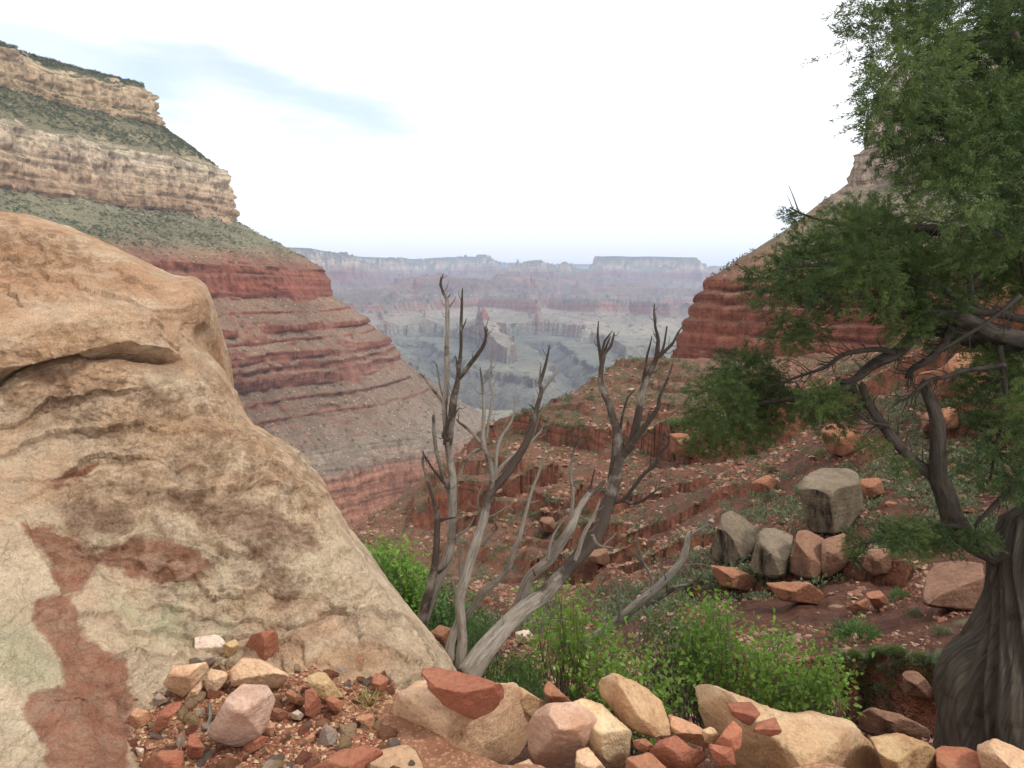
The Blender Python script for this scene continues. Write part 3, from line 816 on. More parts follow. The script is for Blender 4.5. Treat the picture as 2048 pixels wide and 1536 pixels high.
# the long overhang
cy_ = np.interp(wx, [-300, 0, 30, 100, 180, 250, 330, 380], [760, 748, 736, 716, 704, 692, 702, 716])
inx = sstep(-200, 20, wx) * (1 - sstep(315, 380, wx))
below = BYf - cy_
disp = disp + inx * np.where(below > 0, -0.24 * np.exp(-np.clip(below, 0, None) / 13) * sstep(0, 4, below), 0.05 * np.exp(np.clip(below, None, 0) / 36))
# the hollow under the brow, small pits and lumps
def dent(cx, cy, rx, ry, d, p=1.0):
    r2 = ((wx - cx) / rx) ** 2 + ((wy - cy) / ry) ** 2
    return d * np.exp(-r2 ** p)
disp = disp + dent(322, 818, 46, 26, -0.10, 1.5) + dent(330, 782, 60, 18, 0.045) + dent(395, 790, 40, 40, 0.03) + dent(490, 892, 30, 22, 0.05) + dent(535, 942, 34, 22, 0.06, 1.5) + dent(500, 955, 26, 12, -0.04)
disp = disp + dent(340, 632, 18, 8, -0.04) + dent(398, 600, 30, 46, 0.05) + dent(396, 662, 20, 26, -0.11) + dent(120, 880, 60, 26, -0.03) + dent(60, 690, 50, 26, 0.05) + dent(200, 940, 90, 20, -0.03) + dent(40, 990, 60, 30, -0.03)
cr = seg_dist(wx, wy, [(385, 1072), (420, 1074), (450, 1088), (482, 1102)])
disp = disp + 0.03 * np.exp(-(np.clip(cr - 5, 0, None) / 5) ** 2) - 0.02 * np.exp(-((cr - 16) / 6) ** 2) * (wy > 1085)
cr2 = seg_dist(wx, wy, [(640, 1040), (655, 1058), (675, 1076)])
disp = disp - 0.05 * np.exp(-(cr2 / 7) ** 2)
cr3 = seg_dist(wx, wy, [(712, 1200), (716, 1260), (714, 1300), (720, 1345)])
disp = disp - 0.02 * np.exp(-(cr3 / 5) ** 2)
RED = [[(58, 1032), (108, 1036), (150, 1062), (192, 1092), (250, 1078), (305, 1066), (360, 1084), (398, 1104), (428, 1142), (398, 1176), (340, 1168), (262, 1138), (196, 1130), (190, 1160), (150, 1188), (116, 1190), (96, 1140), (76, 1090)],
       [(74, 1188), (128, 1186), (150, 1240), (200, 1290), (255, 1330), (272, 1400), (262, 1470), (262, 1560), (84, 1570), (92, 1490), (40, 1440), (60, 1380), (104, 1372), (128, 1350), (100, 1290), (70, 1250)],
       [(96, 970), (140, 935), (205, 930), (190, 950), (120, 980)]]
red = np.zeros_like(wx)
for q in RED: red = np.maximum(red, sstep(.30, .72, poly_mask(wx + fl_c * 20, wy - fl_c * 16, q, 22) + .34 * fl_c + .3 * nz3))
lip = poly_mask(wx, wy, RED[0], 9)
disp = disp - 0.018 * lip + 0.012 * np.exp(-((lip - 0.25) / 0.12) ** 2)
BROWN = [[(118, 1006), (200, 1000), (262, 1018), (240, 1052), (160, 1062), (128, 1040)], [(262, 992), (400, 988), (470, 1000), (560, 1030), (622, 1064), (640, 1100), (560, 1120), (600, 1200), (560, 1240), (520, 1130), (470, 1088), (400, 1040), (300, 1010)]]
brn = np.zeros_like(wx)
for q in BROWN: brn = np.maximum(brn, poly_mask(wx + fl_c * 8, wy + fl_c * 8, q, 14))
brn = np.maximum(brn, 0.5 * sstep(0.02, 0.3, fbm3(BG, 2.6, 4, 90)) * sstep(690, 740, BYf) * (1 - sstep(940, 985, BYf)))
brn = np.maximum(brn, 0.45 * sstep(0.05, 0.3, fbm3(BG, 5.0, 4, 95)) * sstep(1050, 1150, BYf) * sstep(420, 560, BXf) * (1 - sstep(1250, 1330, BYf)))
orange = sstep(-0.15, 0.25, fbm3(BG * np.array([1, 1, 1.7]), 1.5, 4, 110) + 0.25 * (1 - sstep(620, 720, BYf))) * (1 - sstep(700, 860, BYf)) + 0.75 * poly_mask(wx, wy, [(520, 1260), (680, 1220), (760, 1300), (740, 1350), (560, 1340)], 40) * sstep(-0.2, 0.3, nz2)
green = poly_mask(wx, wy, [(140, 1190), (300, 1190), (460, 1200), (470, 1270), (330, 1290), (200, 1300), (150, 1250)], 30) * sstep(-0.25, 0.25, fbm3(BG, 4, 4, 120))
green = np.maximum(green, poly_mask(wx, wy, [(-100, 1200), (60, 1240), (128, 1350), (80, 1370), (-100, 1380)], 30) * 0.8)
pits = rough
BG = BG + FN * (disp * edge)[..., None]
k = NT('outcrop_sandstone')
pos = k.coords('Object')
a = k.noise(3.0, 7, 0.62, pos, 0.3); b = k.noise(14, 7, 0.7, pos, 0.2); c = k.noise(110, 5, 0.75, pos)
lay = k.noise(1.0, 6, 0.65, k.coords('Object', (2.2, 2.2, 13)))
col = k.mix(k.ramp(a, [(0.36, 0), (0.62, 1)]), s2l(222, 184, 148), s2l(236, 212, 182))
col = k.mix(k.math('MULTIPLY', k.ramp(lay, [(0.42, 0), (0.62, 1)]), 0.6), col, s2l(204, 160, 122))
att = k.n('ShaderNodeAttribute', attribute_name='patches'); sp = k.n('ShaderNodeSeparateColor'); k.l(att.outputs['Color'], sp.inputs[0])
att2 = k.n('ShaderNodeAttribute', attribute_name='patches_more'); sp2 = k.n('ShaderNodeSeparateColor'); k.l(att2.outputs['Color'], sp2.inputs[0])
col = k.mix(k.math('MULTIPLY', sp.outputs[2], k.ramp(b, [(0.3, 0.25), (0.7, .85)])), col, s2l(202, 150, 114))
col = k.mix(k.math('MULTIPLY', sp2.outputs[2], 0.7), col, s2l(238, 216, 184))
col = k.mix(k.math('MULTIPLY', sp2.outputs[1], 0.75), col, s2l(202, 198, 160))
col = k.mix(k.math('MULTIPLY', sp.outputs[1], k.ramp(b, [(0.3, 0.35), (0.6, 0.9)])), col, s2l(150, 118, 98))
col = k.mix(k.math('MULTIPLY', sp.outputs[0], k.ramp(b, [(0.25, 0.45), (0.6, 0.96)])), col, k.mix(k.ramp(b, [(.3, 0), (.7, 1)]), s2l(150, 96, 76), s2l(186, 128, 102)))
col = k.mix(k.math('MULTIPLY', k.math('MULTIPLY', sp2.outputs[0], k.ramp(b, [(0.45, 0), (0.6, 1)])), 0.6), col, s2l(140, 106, 76))
wv = k.n('ShaderNodeVectorMath', operation='ADD'); wn3 = k.n('ShaderNodeTexNoise'); wn3.inputs['Scale'].default_value = 5; wn3.inputs['Detail'].default_value = 4
k.l(pos, wn3.inputs['Vector']); wsc = k.n('ShaderNodeVectorMath', operation='SCALE'); wsc.inputs['Scale'].default_value = 0.5
k.l(wn3.outputs['Color'], wsc.inputs[0]); k.l(pos, wv.inputs[0]); k.l(wsc.outputs[0], wv.inputs[1])
flk = k.noise(3.4, 4, 0.55, wv.outputs[0])
flake = k.math('SNAP', flk, 0.045)                      # thin flaking sheets
flake2 = k.math('SNAP', k.noise(9.0, 5, 0.6, wv.outputs[0]), 0.06)
crk = k.voro(2.6, wv.outputs[0], 'DISTANCE_TO_EDGE')
pit = k.math('MULTIPLY', k.voro(46, pos), k.maprange(k.noise(4.0, 4, 0.6, pos), 0.45, 0.6, 0, 1))
edge_d = k.math('ABSOLUTE', k.math('SUBTRACT', k.math('FRACT', k.math('DIVIDE', flk, 0.045)), 0.04))
col = k.mix(1.0, col, k.ramp(edge_d, [(0.0, 0.78), (0.05, 0.96), (0.1, 1.0)]), 'MULTIPLY')
col = k.mix(1.0, col, k.ramp(crk, [(0.0, 0.7), (0.006, 0.9), (0.014, 1.0)]), 'MULTIPLY')
col = k.mix(1.0, col, k.ramp(flake2, [(0.3, 0.8), (0.5, 1.0), (0.7, 1.16)]), 'MULTIPLY')
col = k.mix(1.0, col, k.ramp(c, [(0.25, 0.68), (0.5, 1.0), (0.75, 1.2)]), 'MULTIPLY')
col = k.mix(1.0, col, k.ramp(k.noise(26, 7, 0.8, pos, 0.5), [(0.3, 0.62), (0.42, 1.0), (0.7, 1.08)]), 'MULTIPLY')
h = k.math('ADD', k.math('MULTIPLY', b, 2.2), k.math('ADD', c, k.math('MULTIPLY', k.noise(40, 6, 0.75, pos), 1.4)))
h = k.math('ADD', h, k.math('ADD', k.math('MULTIPLY', flake, 14.0), k.math('ADD', k.math('MULTIPLY', flake2, 7.0), k.math('MULTIPLY', pit, 1.2))))
M_OUT = k.done(col, k.bump(h, 1.0, 0.016))
me = mesh_np('outcrop', BG.reshape(-1, 3), grid_faces(BG.shape[0], BG.shape[1], bool(sg > 0)), True, None,
             {'patches': np.stack([red, np.clip(brn, 0, 1), np.clip(orange, 0, 1), red * 0 + 1], -1), 'patches_more': np.stack([pits, np.clip(green, 0, 1), np.clip(sstep(940, 1120, BYf) * sstep(-.35, .15, fbm3(BG, 2.4, 4, 140)), 0, 1), red * 0 + 1], -1)})
tag(link('rock_outcrop', me, M_OUT), 'huge tan sandstone outcrop with red and brown patches filling the left foreground', 'rock')

# ------------------------------------------------------------------ stones
M_TAN = stone_mat('tan_sandstone', s2l(208, 170, 136), s2l(220, 188, 154), s2l(176, 128, 96))
M_CREAM = stone_mat('cream_sandstone', s2l(222, 196, 158), s2l(206, 170, 130), s2l(190, 140, 108), stain_amt=0.4)
M_RED = stone_mat('red_sandstone', s2l(156, 98, 76), s2l(172, 112, 88), s2l(132, 84, 68), stain_amt=0.5)
M_PINK = stone_mat('pinkish_stone', s2l(218, 188, 168), s2l(204, 170, 148), s2l(172, 136, 108), stain_amt=0.6)
M_OCHRE = stone_mat('ochre_stone', s2l(184, 152, 112), s2l(200, 172, 130), s2l(138, 98, 68), stain_amt=0.8)
M_WHITE = stone_mat('whitish_stone', s2l(226, 206, 188), s2l(214, 190, 166), s2l(196, 160, 136), stain_amt=0.4)
M_GREY = stone_mat('grey_stone', s2l(160, 150, 136), s2l(148, 130, 118), s2l(120, 112, 108), stain_amt=0.4)
M_BROWN = stone_mat('brown_stone', s2l(150, 104, 80), s2l(164, 116, 88), s2l(120, 82, 66), stain_amt=0.5)
M_ORANGE = stone_mat('orange_stone', s2l(190, 142, 110), s2l(202, 156, 124), s2l(162, 108, 82), stain_amt=0.5)
def resample(poly, n):
    p = np.asarray(poly, float); q = np.vstack([p, p[:1]])
    d = np.concatenate([[0], np.cumsum(np.hypot(*np.diff(q, axis=0).T))])
    u = np.linspace(0, d[-1], n, endpoint=False)
    r = np.stack([np.interp(u, d, q[:, 0]), np.interp(u, d, q[:, 1])], -1)
    for _ in range(max(1, n // 48)):
        r = r * 0.5 + 0.25 * (np.roll(r, 1, 0) + np.roll(r, -1, 0))
    return r
def traced_rock(name, poly, Y, thick, mat, label, cat='rock', planes=None, rnd=0.06, seed=0, res=120, rings=30, rough=1.0, group=None, parent=None, sit=False):
    """a solid stone whose outline is given; its visible side is cut by planes (offset, slope across, slope down, in metres per pixel), its far side is rounded"""
    rg = np.random.default_rng(seed + 1000)
    cpt = np.mean(resample(poly, 64), 0)
    ol = resample(poly, res)
    size_px = np.sqrt(np.mean(((ol - cpt) ** 2).sum(1)))
    size = size_px / F * Y
    if planes is None:
        g = 1.0 / F * Y
        planes = [(0, rg.uniform(-.25, .25) * g, -rg.uniform(.6, 1.3) * g), (rg.uniform(-.1, .15) * size, rg.uniform(-.9, -.3) * g, rg.uniform(-.2, .5) * g), (rg.uniform(-.1, .15) * size, rg.uniform(.3, .9) * g, rg.uniform(-.2, .5) * g),
                  (rg.uniform(0, .2) * size, rg.uniform(-.2, .2) * g, rg.uniform(.2, .8) * g)]
    rho = np.sin(np.linspace(0, math.pi / 2, rings)) 
    rho = np.concatenate([rho[:-1] * 0.97, [0.975, 0.985, 0.993, 1.0]])
    nr = len(rho)
    D = ol - cpt
    px = cpt[0] + rho[:, None] * D[None, :, 0]; py = cpt[1] + rho[:, None] * D[None, :, 1]
    def plane_depth(px, py):
        v = np.stack([o + a * (px - cpt[0]) + b * (py - cpt[1]) for o, a, b in planes], -1)
        kk = 26.0 / size
        return np.log(np.exp(np.clip(kk * (v - v.max(-1, keepdims=True)), -60, 0)).sum(-1)) / kk + v.max(-1)
    zf = plane_depth(px, py)
    R = rnd * size * 2
    zf = zf + R * (1 - np.sqrt(np.clip(1 - np.clip((rho - 0.86) / 0.14, 0, 1) ** 2, 0, 1)))[:, None]
    if sit:
        lowr = py > np.percentile(ol[:, 1], 45)
        lim = np.where(lowr, (GZ / elev(np.minimum(py, 1600)) - 0.012) / (Y + zf), 9)
        Y0 = Y; sc_s = min(1.0, lim.min()); zf = zf * sc_s; Y = Y * sc_s; thick = thick * sc_s
    front = P(px, py, Y + zf)
    rim = Y + zf[-1]
    rb = rho[::-1][1:]
    bd = np.sqrt(np.clip(1 - rb ** 2.6, 0, 1))
    lowest = np.mean(rim)
    backY = rim[None] * rb[:, None] ** 2 + lowest * (1 - rb[:, None] ** 2) + thick * bd[:, None]
    pxb = cpt[0] + rb[:, None] * D[None, :, 0]; pyb = cpt[1] + rb[:, None] * D[None, :, 1]
    bk = P(pxb, pyb, backY)
    G = np.concatenate([front, bk], 0)
    nrm = grid_normals(np.concatenate([G[:, -1:], G, G[:, :1]], 1))[:, 1:-1]
    c0 = G.mean((0, 1))
    if (nrm * (G - c0)).sum() < 0: nrm = -nrm; fl = True
    else: fl = False
    # chips: corners and edges knocked off along small planes
    for _ in range(16):
        q = rg.normal(size=3); q /= np.linalg.norm(q)
        hq = (G - c0) @ q; thr = np.quantile(hq, rg.uniform(.978, .997))
        G = G - np.clip(hq - thr, 0, None)[..., None] * q * 0.9
    s = 1.0 / size
    d = fbm3(G, 1.3 * s, 4, seed % 50) * 0.09 * size + fbm3(G, 4.5 * s, 5, seed % 50 + 3, 0.6) * 0.032 * size + np.clip(fbm3(G, 3.0 * s, 4, seed % 50 + 9, 0.5, True), 0.1, 1) * 0.03 * size
    q_ = fbm3(G * np.array([1, 1, 1.6]), 2.6 * s, 4, seed % 50 + 15, 0.55)
    d = d + (np.floor(q_ * 7) / 7 - q_ * .7) * 0.06 * size
    w = np.concatenate([np.clip(1.15 - rho, 0.3, 1), np.ones(len(rb))])[:, None]
    G = G + nrm * (d * w * rough)[..., None]
    m, n = G.shape[:2]
    org = np.array([c0[0], c0[1], G[..., 2].min()])
    V = (G - org).reshape(-1, 3)
    i = np.arange(m - 1)[:, None] * n; j = np.arange(n)[None]; j2 = (j + 1) % n
    f = np.stack([i + j, i + j2, i + n + j2, i + n + j], -1).reshape(-1, 4)
    # sense of the faces
    a, b, c = V[f[n * (m // 3), 0]], V[f[n * (m // 3), 1]], V[f[n * (m // 3), 3]]
    if np.dot(np.cross(b - a, c - a), nrm.reshape(-1, 3)[f[n * (m // 3), 0]]) < 0: f = f[:, ::-1]
    o = link(name, mesh_np(name, V, f), mat, parent)
    o.location = org
    if label: tag(o, label, cat, group)
    return o
g2 = 2.3 / F
ROCKS = [  # name, outline, distance, thickness, material, label, planes, rounding
 ('stone_slab', [(765, 1420), (790, 1395), (845, 1360), (900, 1346), (1000, 1366), (1035, 1364), (1062, 1385), (1073, 1420), (1062, 1470), (1040, 1510), (1000, 1536), (990, 1575), (900, 1580), (850, 1540), (790, 1490), (764, 1452)], 2.07, .22, M_TAN,
  'largest broad tan slab in the rim wall, under the red wedge stone', [(0, 0.15 * g2, -1.5 * g2), (-.02, -1.0 * g2, .35 * g2), (.13, 1.6 * g2, .4 * g2)], .04),
 ('rock', [(836, 1337), (868, 1335), (950, 1350), (1010, 1367), (1013, 1381), (990, 1420), (948, 1440), (930, 1432), (888, 1411), (858, 1380)], 2.03, .10, M_RED,
  'red wedge shaped slab lying on top of the broad tan slab', [(0, 0.1 * g2, -1.9 * g2), (-.025, 0.7 * g2, .9 * g2), (-.025, -.5 * g2, .9 * g2)], .03),
 ('rock', [(1057, 1450), (1066, 1428), (1095, 1406), (1150, 1404), (1196, 1432), (1186, 1472), (1165, 1502), (1124, 1534), (1075, 1548), (1058, 1500)], 2.06, .22, M_PINK,
  'rounded pinkish grey rock right of the broad tan slab', [(0, 0.1 * g2, -.9 * g2), (-.01, .9 * g2, .5 * g2), (.02, -1.2 * g2, .1 * g2), (.04, .1 * g2, 1.3 * g2)], .12),
 ('rock', [(1144, 1405), (1165, 1397), (1196, 1405), (1240, 1443), (1263, 1464), (1259, 1510), (1236, 1540), (1210, 1522), (1176, 1488), (1186, 1450)], 2.14, .2, M_CREAM,
  'cream block with brown side leaning against the rounded pinkish rock', [(0, .6 * g2, -1.3 * g2), (-.03, -.9 * g2, .6 * g2), (-.01, .9 * g2, .5 * g2)], .05),
 ('rock', [(1197, 1366), (1204, 1349), (1226, 1346), (1272, 1365), (1322, 1400), (1347, 1470), (1312, 1477), (1246, 1451), (1226, 1420), (1200, 1390)], 2.22, .2, M_CREAM,
  'upright pale sandstone block standing tallest in the rim wall', [(0, -.3 * g2, .25 * g2), (.03, .9 * g2, -1.1 * g2), (.01, -1.3 * g2, .2 * g2)], .05),
 ('rock', [(1336, 1428), (1362, 1436), (1402, 1455), (1422, 1478), (1416, 1498), (1372, 1482), (1342, 1466)], 2.26, .12, M_ORANGE,
  'small orange slab just right of the upright pale block', [(0, .1 * g2, -1.3 * g2), (-.012, -.1 * g2, .9 * g2)], .05),
 ('rock', [(1296, 1502), (1322, 1480), (1352, 1470), (1382, 1496), (1422, 1508), (1388, 1538), (1340, 1550), (1305, 1528)], 2.06, .12, M_RED,
  'jagged red rock low in the rim wall, below the upright block', None, .04),
 ('stone_slab', [(1384, 1366), (1402, 1363), (1482, 1395), (1582, 1432), (1622, 1429), (1702, 1441), (1738, 1482), (1778, 1540), (1770, 1580), (1600, 1580), (1490, 1548), (1425, 1500), (1406, 1440)], 2.14, .25, M_CREAM,
  'long pale slab with two thin red chips lying on it', [(0, .2 * g2, -1.5 * g2), (-.2, -.9 * g2, .8 * g2), (-.06, -1.6 * g2, .3 * g2), (-.2, 1.4 * g2, .2 * g2)], .04),
 ('rock', [(1454, 1408), (1475, 1403), (1502, 1405), (1522, 1428), (1500, 1453), (1465, 1432)], 2.11, .04, M_RED, 'thin red flake with a pale scraped top on the long pale slab', [(0, .1 * g2, -1.7 * g2), (-.01, -.4 * g2, .6 * g2)], .03),
 ('rock', [(1516, 1444), (1551, 1434), (1565, 1466), (1541, 1473), (1502, 1464)], 2.08, .05, M_RED, 'small flat four sided red chip on the long pale slab', [(0, 0, -1.7 * g2), (-.012, 0, .8 * g2)], .03),
 ('rock', [(1428, 1490), (1450, 1458), (1466, 1440), (1486, 1458), (1482, 1500), (1456, 1512), (1430, 1502)], 2.02, .08, M_RED, 'pointed upright red rock against the long pale slab', None, .04),
 ('rock', [(1418, 1487), (1465, 1494), (1472, 1530), (1442, 1534), (1420, 1508)], 2.0, .08, M_RED, 'small angular red rock under the pointed upright red one', None, .04),
 ('rock', [(1738, 1476), (1800, 1467), (1862, 1490), (1892, 1520), (1886, 1570), (1780, 1575), (1758, 1512)], 2.12, .2, M_OCHRE, 'mottled ochre rock right of the long pale slab', [(0, .2 * g2, -1.2 * g2), (-.02, -.3 * g2, .5 * g2), (.03, 1. * g2, .1 * g2)], .06),
 ('rock', [(1868, 1490), (1940, 1495), (1964, 1510), (1978, 1570), (1880, 1575)], 2.18, .14, M_RED, 'flat red rock between the ochre rock and the pale corner rock', [(0, .1 * g2, -1.3 * g2), (-.01, 0, .6 * g2)], .05),
 ('rock', [(1953, 1492), (1986, 1476), (2032, 1495), (2104, 1530), (2110, 1580), (1976, 1580), (1958, 1522)], 2.08, .2, M_TAN, 'pale tan rock in the right end corner of the rim wall', [(0, .3 * g2, -1.2 * g2), (-.01, -.9 * g2, .2 * g2)], .08),
 ('rock', [(1086, 1376), (1097, 1361), (1116, 1378), (1144, 1404), (1120, 1425), (1096, 1408)], 2.5, .08, M_BROWN, 'pointed brown stone poking up behind the pinkish grey rock', None, .05),
 ('rock', [(990, 1366), (1040, 1374), (1094, 1406), (1075, 1440), (1040, 1420)], 2.46, .15, M_CREAM, 'cream stone hidden behind the broad tan slab', None, .06),
 ('rock', [(712, 1522), (758, 1499), (812, 1489), (840, 1506), (850, 1550), (800, 1580), (716, 1570)], 1.94, .12, M_CREAM, 'smooth cream rock at the bottom edge left of the broad slab', [(0, .1 * g2, -1.1 * g2), (.0, -.1 * g2, .4 * g2)], .12),
 ('rock', [(616, 1540), (678, 1502), (732, 1491), (772, 1502), (730, 1530), (710, 1580), (640, 1580)], 1.98, .1, M_RED, 'dusty red slab at the bottom edge beside the smooth cream rock', None, .06),
 ('rock', [(1264, 1480), (1290, 1477), (1311, 1494), (1302, 1513), (1270, 1496)], 2.12, .08, M_BROWN, 'little brown stone in the gap under the upright block', None, .06),
 ('rock', [(1252, 1516), (1300, 1504), (1334, 1536), (1322, 1575), (1250, 1575)], 1.98, .1, M_BROWN, 'brown slab at the bottom edge under the jagged red rock', None, .06),
 ('rock', [(1152, 1502), (1176, 1494), (1214, 1540), (1204, 1575), (1150, 1575)], 2.0, .1, M_TAN, 'grey tan slab wedged between the pinkish rock and the cream block', None, .05),
 ('rock', [(1028, 1530), (1058, 1518), (1078, 1542), (1068, 1575), (1026, 1575)], 1.97, .1, M_TAN, 'small tan cobble at the bottom edge under the broad slab', None, .1),
 ('rock', [(748, 1450), (766, 1458), (794, 1500), (762, 1504), (747, 1480)], 2.14, .06, M_ORANGE, 'thin orange stone at the left foot of the broad slab', None, .05),
 ('rock', [(1402, 1460), (1424, 1452), (1440, 1470), (1430, 1490), (1410, 1484)], 2.1, .08, M_CREAM, 'small pale stone between the orange slab and the pointed red rock', None, .06),
 ('rock', [(1478, 1540), (1400, 1545), (1390, 1580), (1490, 1580)], 1.95, .1, M_OCHRE, 'low brown stone at the bottom edge under the small angular red rock', None, .06),
 # the heap at the foot of the outcrop
 ('stone', [(415, 1462), (459, 1386), (483, 1367), (544, 1371), (554, 1391), (538, 1440), (520, 1474), (493, 1492), (459, 1496), (420, 1476)], 2.16, .1, M_PINK, 'largest stone of the heap, a pinkish white angular block', [(0, .3 * g2, -.9 * g2), (-.012, -.9 * g2, .5 * g2), (.012, 1.2 * g2, .3 * g2), (.02, 0, 1.2 * g2)], .05),
 ('stone', [(458, 1342), (486, 1315), (518, 1319), (582, 1350), (574, 1367), (552, 1380), (505, 1370), (464, 1373)], 2.40, .1, M_TAN, 'long smooth tan stone behind the largest stone of the heap', [(0, -.2 * g2, -.9 * g2), (-.005, .1 * g2, .9 * g2)], .14),
 ('stone', [(326, 1367), (344, 1333), (378, 1329), (412, 1324), (418, 1334), (407, 1352), (386, 1375), (368, 1397), (337, 1382)], 2.38, .08, M_TAN, 'wide tan stone with a bent top edge at the left of the heap', [(0, -.2 * g2, -.9 * g2), (.0, 1. * g2, .4 * g2), (.01, -.3 * g2, .9 * g2)], .08),
 ('stone', [(406, 1367), (420, 1337), (455, 1344), (457, 1357), (432, 1387), (415, 1390)], 2.35, .06, M_TAN, 'small five sided tan stone in the middle of the heap', None, .08),
 ('stone', [(388, 1274), (437, 1268), (454, 1286), (452, 1308), (407, 1314), (389, 1308)], 2.56, .08, M_WHITE, 'square whitish stone at the top of the heap', [(0, 0, -.9 * g2), (-.01, .1 * g2, .8 * g2)], .06),
 ('stone', [(377, 1316), (429, 1312), (434, 1320), (415, 1334), (381, 1331)], 2.46, .05, M_GREY, 'flat greenish stone under the square whitish stone', None, .06),
 ('stone', [(503, 1270), (542, 1257), (555, 1262), (559, 1313), (549, 1331), (493, 1312), (489, 1293)], 2.52, .09, M_RED, 'blocky dark red stone at the top right of the heap', [(0, .2 * g2, -.4 * g2), (.01, -1.3 * g2, .2 * g2), (.01, 1.2 * g2, .3 * g2)], .03),
 ('stone', [(254, 1329), (281, 1313), (317, 1312), (333, 1323), (310, 1334), (273, 1337)], 2.46, .06, M_RED, 'long red stone against the foot of the outcrop', None, .08),
 ('stone', [(367, 1402), (381, 1381), (401, 1361), (404, 1376), (390, 1399)], 2.3, .04, M_TAN, 'narrow tan sliver leaning on the wide tan stone', None, .05),
 ('stone', [(304, 1399), (317, 1384), (338, 1401), (312, 1415)], 2.3, .04, M_GREY, 'blue grey pebble left of the heap', None, .08),
 ('stone', [(253, 1437), (271, 1415), (298, 1422), (301, 1442), (281, 1458), (263, 1458)], 2.18, .04, M_ORANGE, 'dusty orange flat stone at the far left of the gravel', None, .05),
 ('stone', [(297, 1473), (320, 1425), (337, 1408), (365, 1402), (367, 1413), (342, 1433), (327, 1458), (312, 1470)], 2.18, .04, M_RED, 'long bent red stone left of the largest heap stone', None, .05),
 ('stone', [(372, 1511), (378, 1469), (390, 1466), (411, 1496), (403, 1517), (388, 1521)], 2.04, .05, M_RED, 'red three cornered stone in front of the heap', None, .04),
 ('stone', [(485, 1495), (520, 1471), (540, 1474), (522, 1495), (498, 1509)], 2.06, .05, M_RED, 'red stone wedged under the largest heap stone', None, .04),
 ('stone', [(610, 1431), (609, 1379), (625, 1375), (645, 1406), (640, 1425), (625, 1437)], 2.2, .06, M_RED, 'upright brick red stone right of the heap', [(0, -.2 * g2, -.5 * g2), (0, .9 * g2, .4 * g2)], .05),
 ('stone', [(569, 1387), (581, 1378), (609, 1398), (606, 1414), (581, 1404)], 2.26, .05, M_BROWN, 'purple brown stone beside the upright brick red stone', None, .05),
 ('stone', [(649, 1398), (664, 1390), (689, 1406), (684, 1421), (664, 1424)], 2.22, .05, M_RED, 'squat red stone right of the upright brick red one', None, .05),
 ('stone', [(580, 1428), (595, 1419), (609, 1430), (601, 1441), (583, 1438)], 2.18, .04, M_WHITE, 'round white pebble right of the largest heap stone', None, .14),
 ('stone', [(526, 1463), (539, 1439), (550, 1450), (545, 1473), (530, 1470)], 2.1, .05, M_ORANGE, 'orange stone against the right side of the largest heap stone', None, .05),
 ('stone', [(536, 1420), (554, 1414), (577, 1425), (574, 1438), (551, 1443), (538, 1438)], 2.18, .05, M_BROWN, 'blunt brown stone between white pebble and largest heap stone', None, .08),
 ('stone', [(633, 1487), (647, 1449), (664, 1454), (677, 1467), (670, 1490), (639, 1496)], 2.08, .06, M_GREY, 'grey violet shard standing in the gravel', [(0, .8 * g2, -.3 * g2), (0, -.7 * g2, 0)], .03),
 ('stone', [(592, 1490), (627, 1463), (633, 1479), (612, 1492)], 2.06, .04, M_ORANGE, 'flat ochre shard left of the grey violet shard', None, .04),
 ('stone', [(283, 1526), (322, 1500), (367, 1500), (368, 1536), (330, 1560), (290, 1555)], 1.98, .05, M_RED, 'broad dusty red stone at the bottom edge', None, .06),
 ('stone', [(270, 1494), (288, 1497), (286, 1517), (276, 1512)], 2.04, .03, M_WHITE, 'white wedge pebble near the bottom left', None, .05),
 ('stone', [(743, 1359), (759, 1347), (778, 1357), (769, 1384), (746, 1379)], 2.42, .06, M_RED, 'dark red cube shaped stone beside the dry grass tuft', [(0, -.1 * g2, -1.2 * g2), (-.012, .9 * g2, .5 * g2), (-.012, -.6 * g2, .5 * g2)], .04),
 ('stone', [(711, 1432), (746, 1428), (750, 1439), (744, 1460), (722, 1447)], 2.15, .05, M_ORANGE, 'orange pink stone near the left foot of the broad slab', None, .05),
 ('stone', [(612, 1352), (635, 1343), (652, 1346), (688, 1395), (645, 1402), (622, 1384)], 2.36, .08, M_OCHRE, 'mossy yellow brown stone lying against the outcrop', None, .1),
 ('stone', [(445, 1290), (470, 1277), (482, 1290), (460, 1316), (450, 1310)], 2.54, .05, M_OCHRE, 'yellowish stone between the whitish square and the dark red block', None, .06),
]
for i, (nm, poly, Y, th, mt, lab, pl, rd_) in enumerate(ROCKS):
    cut = [(x, y) for x, y in poly]
    traced_rock(nm, cut, Y, th, mt, lab, 'stone' if nm == 'stone' else 'rock', pl, rd_, seed=i * 7 + 3, sit=(np.mean([q[0] for q in poly]) < 760), group='stones of the heap below the outcrop' if nm == 'stone' else 'rocks of the rim wall')

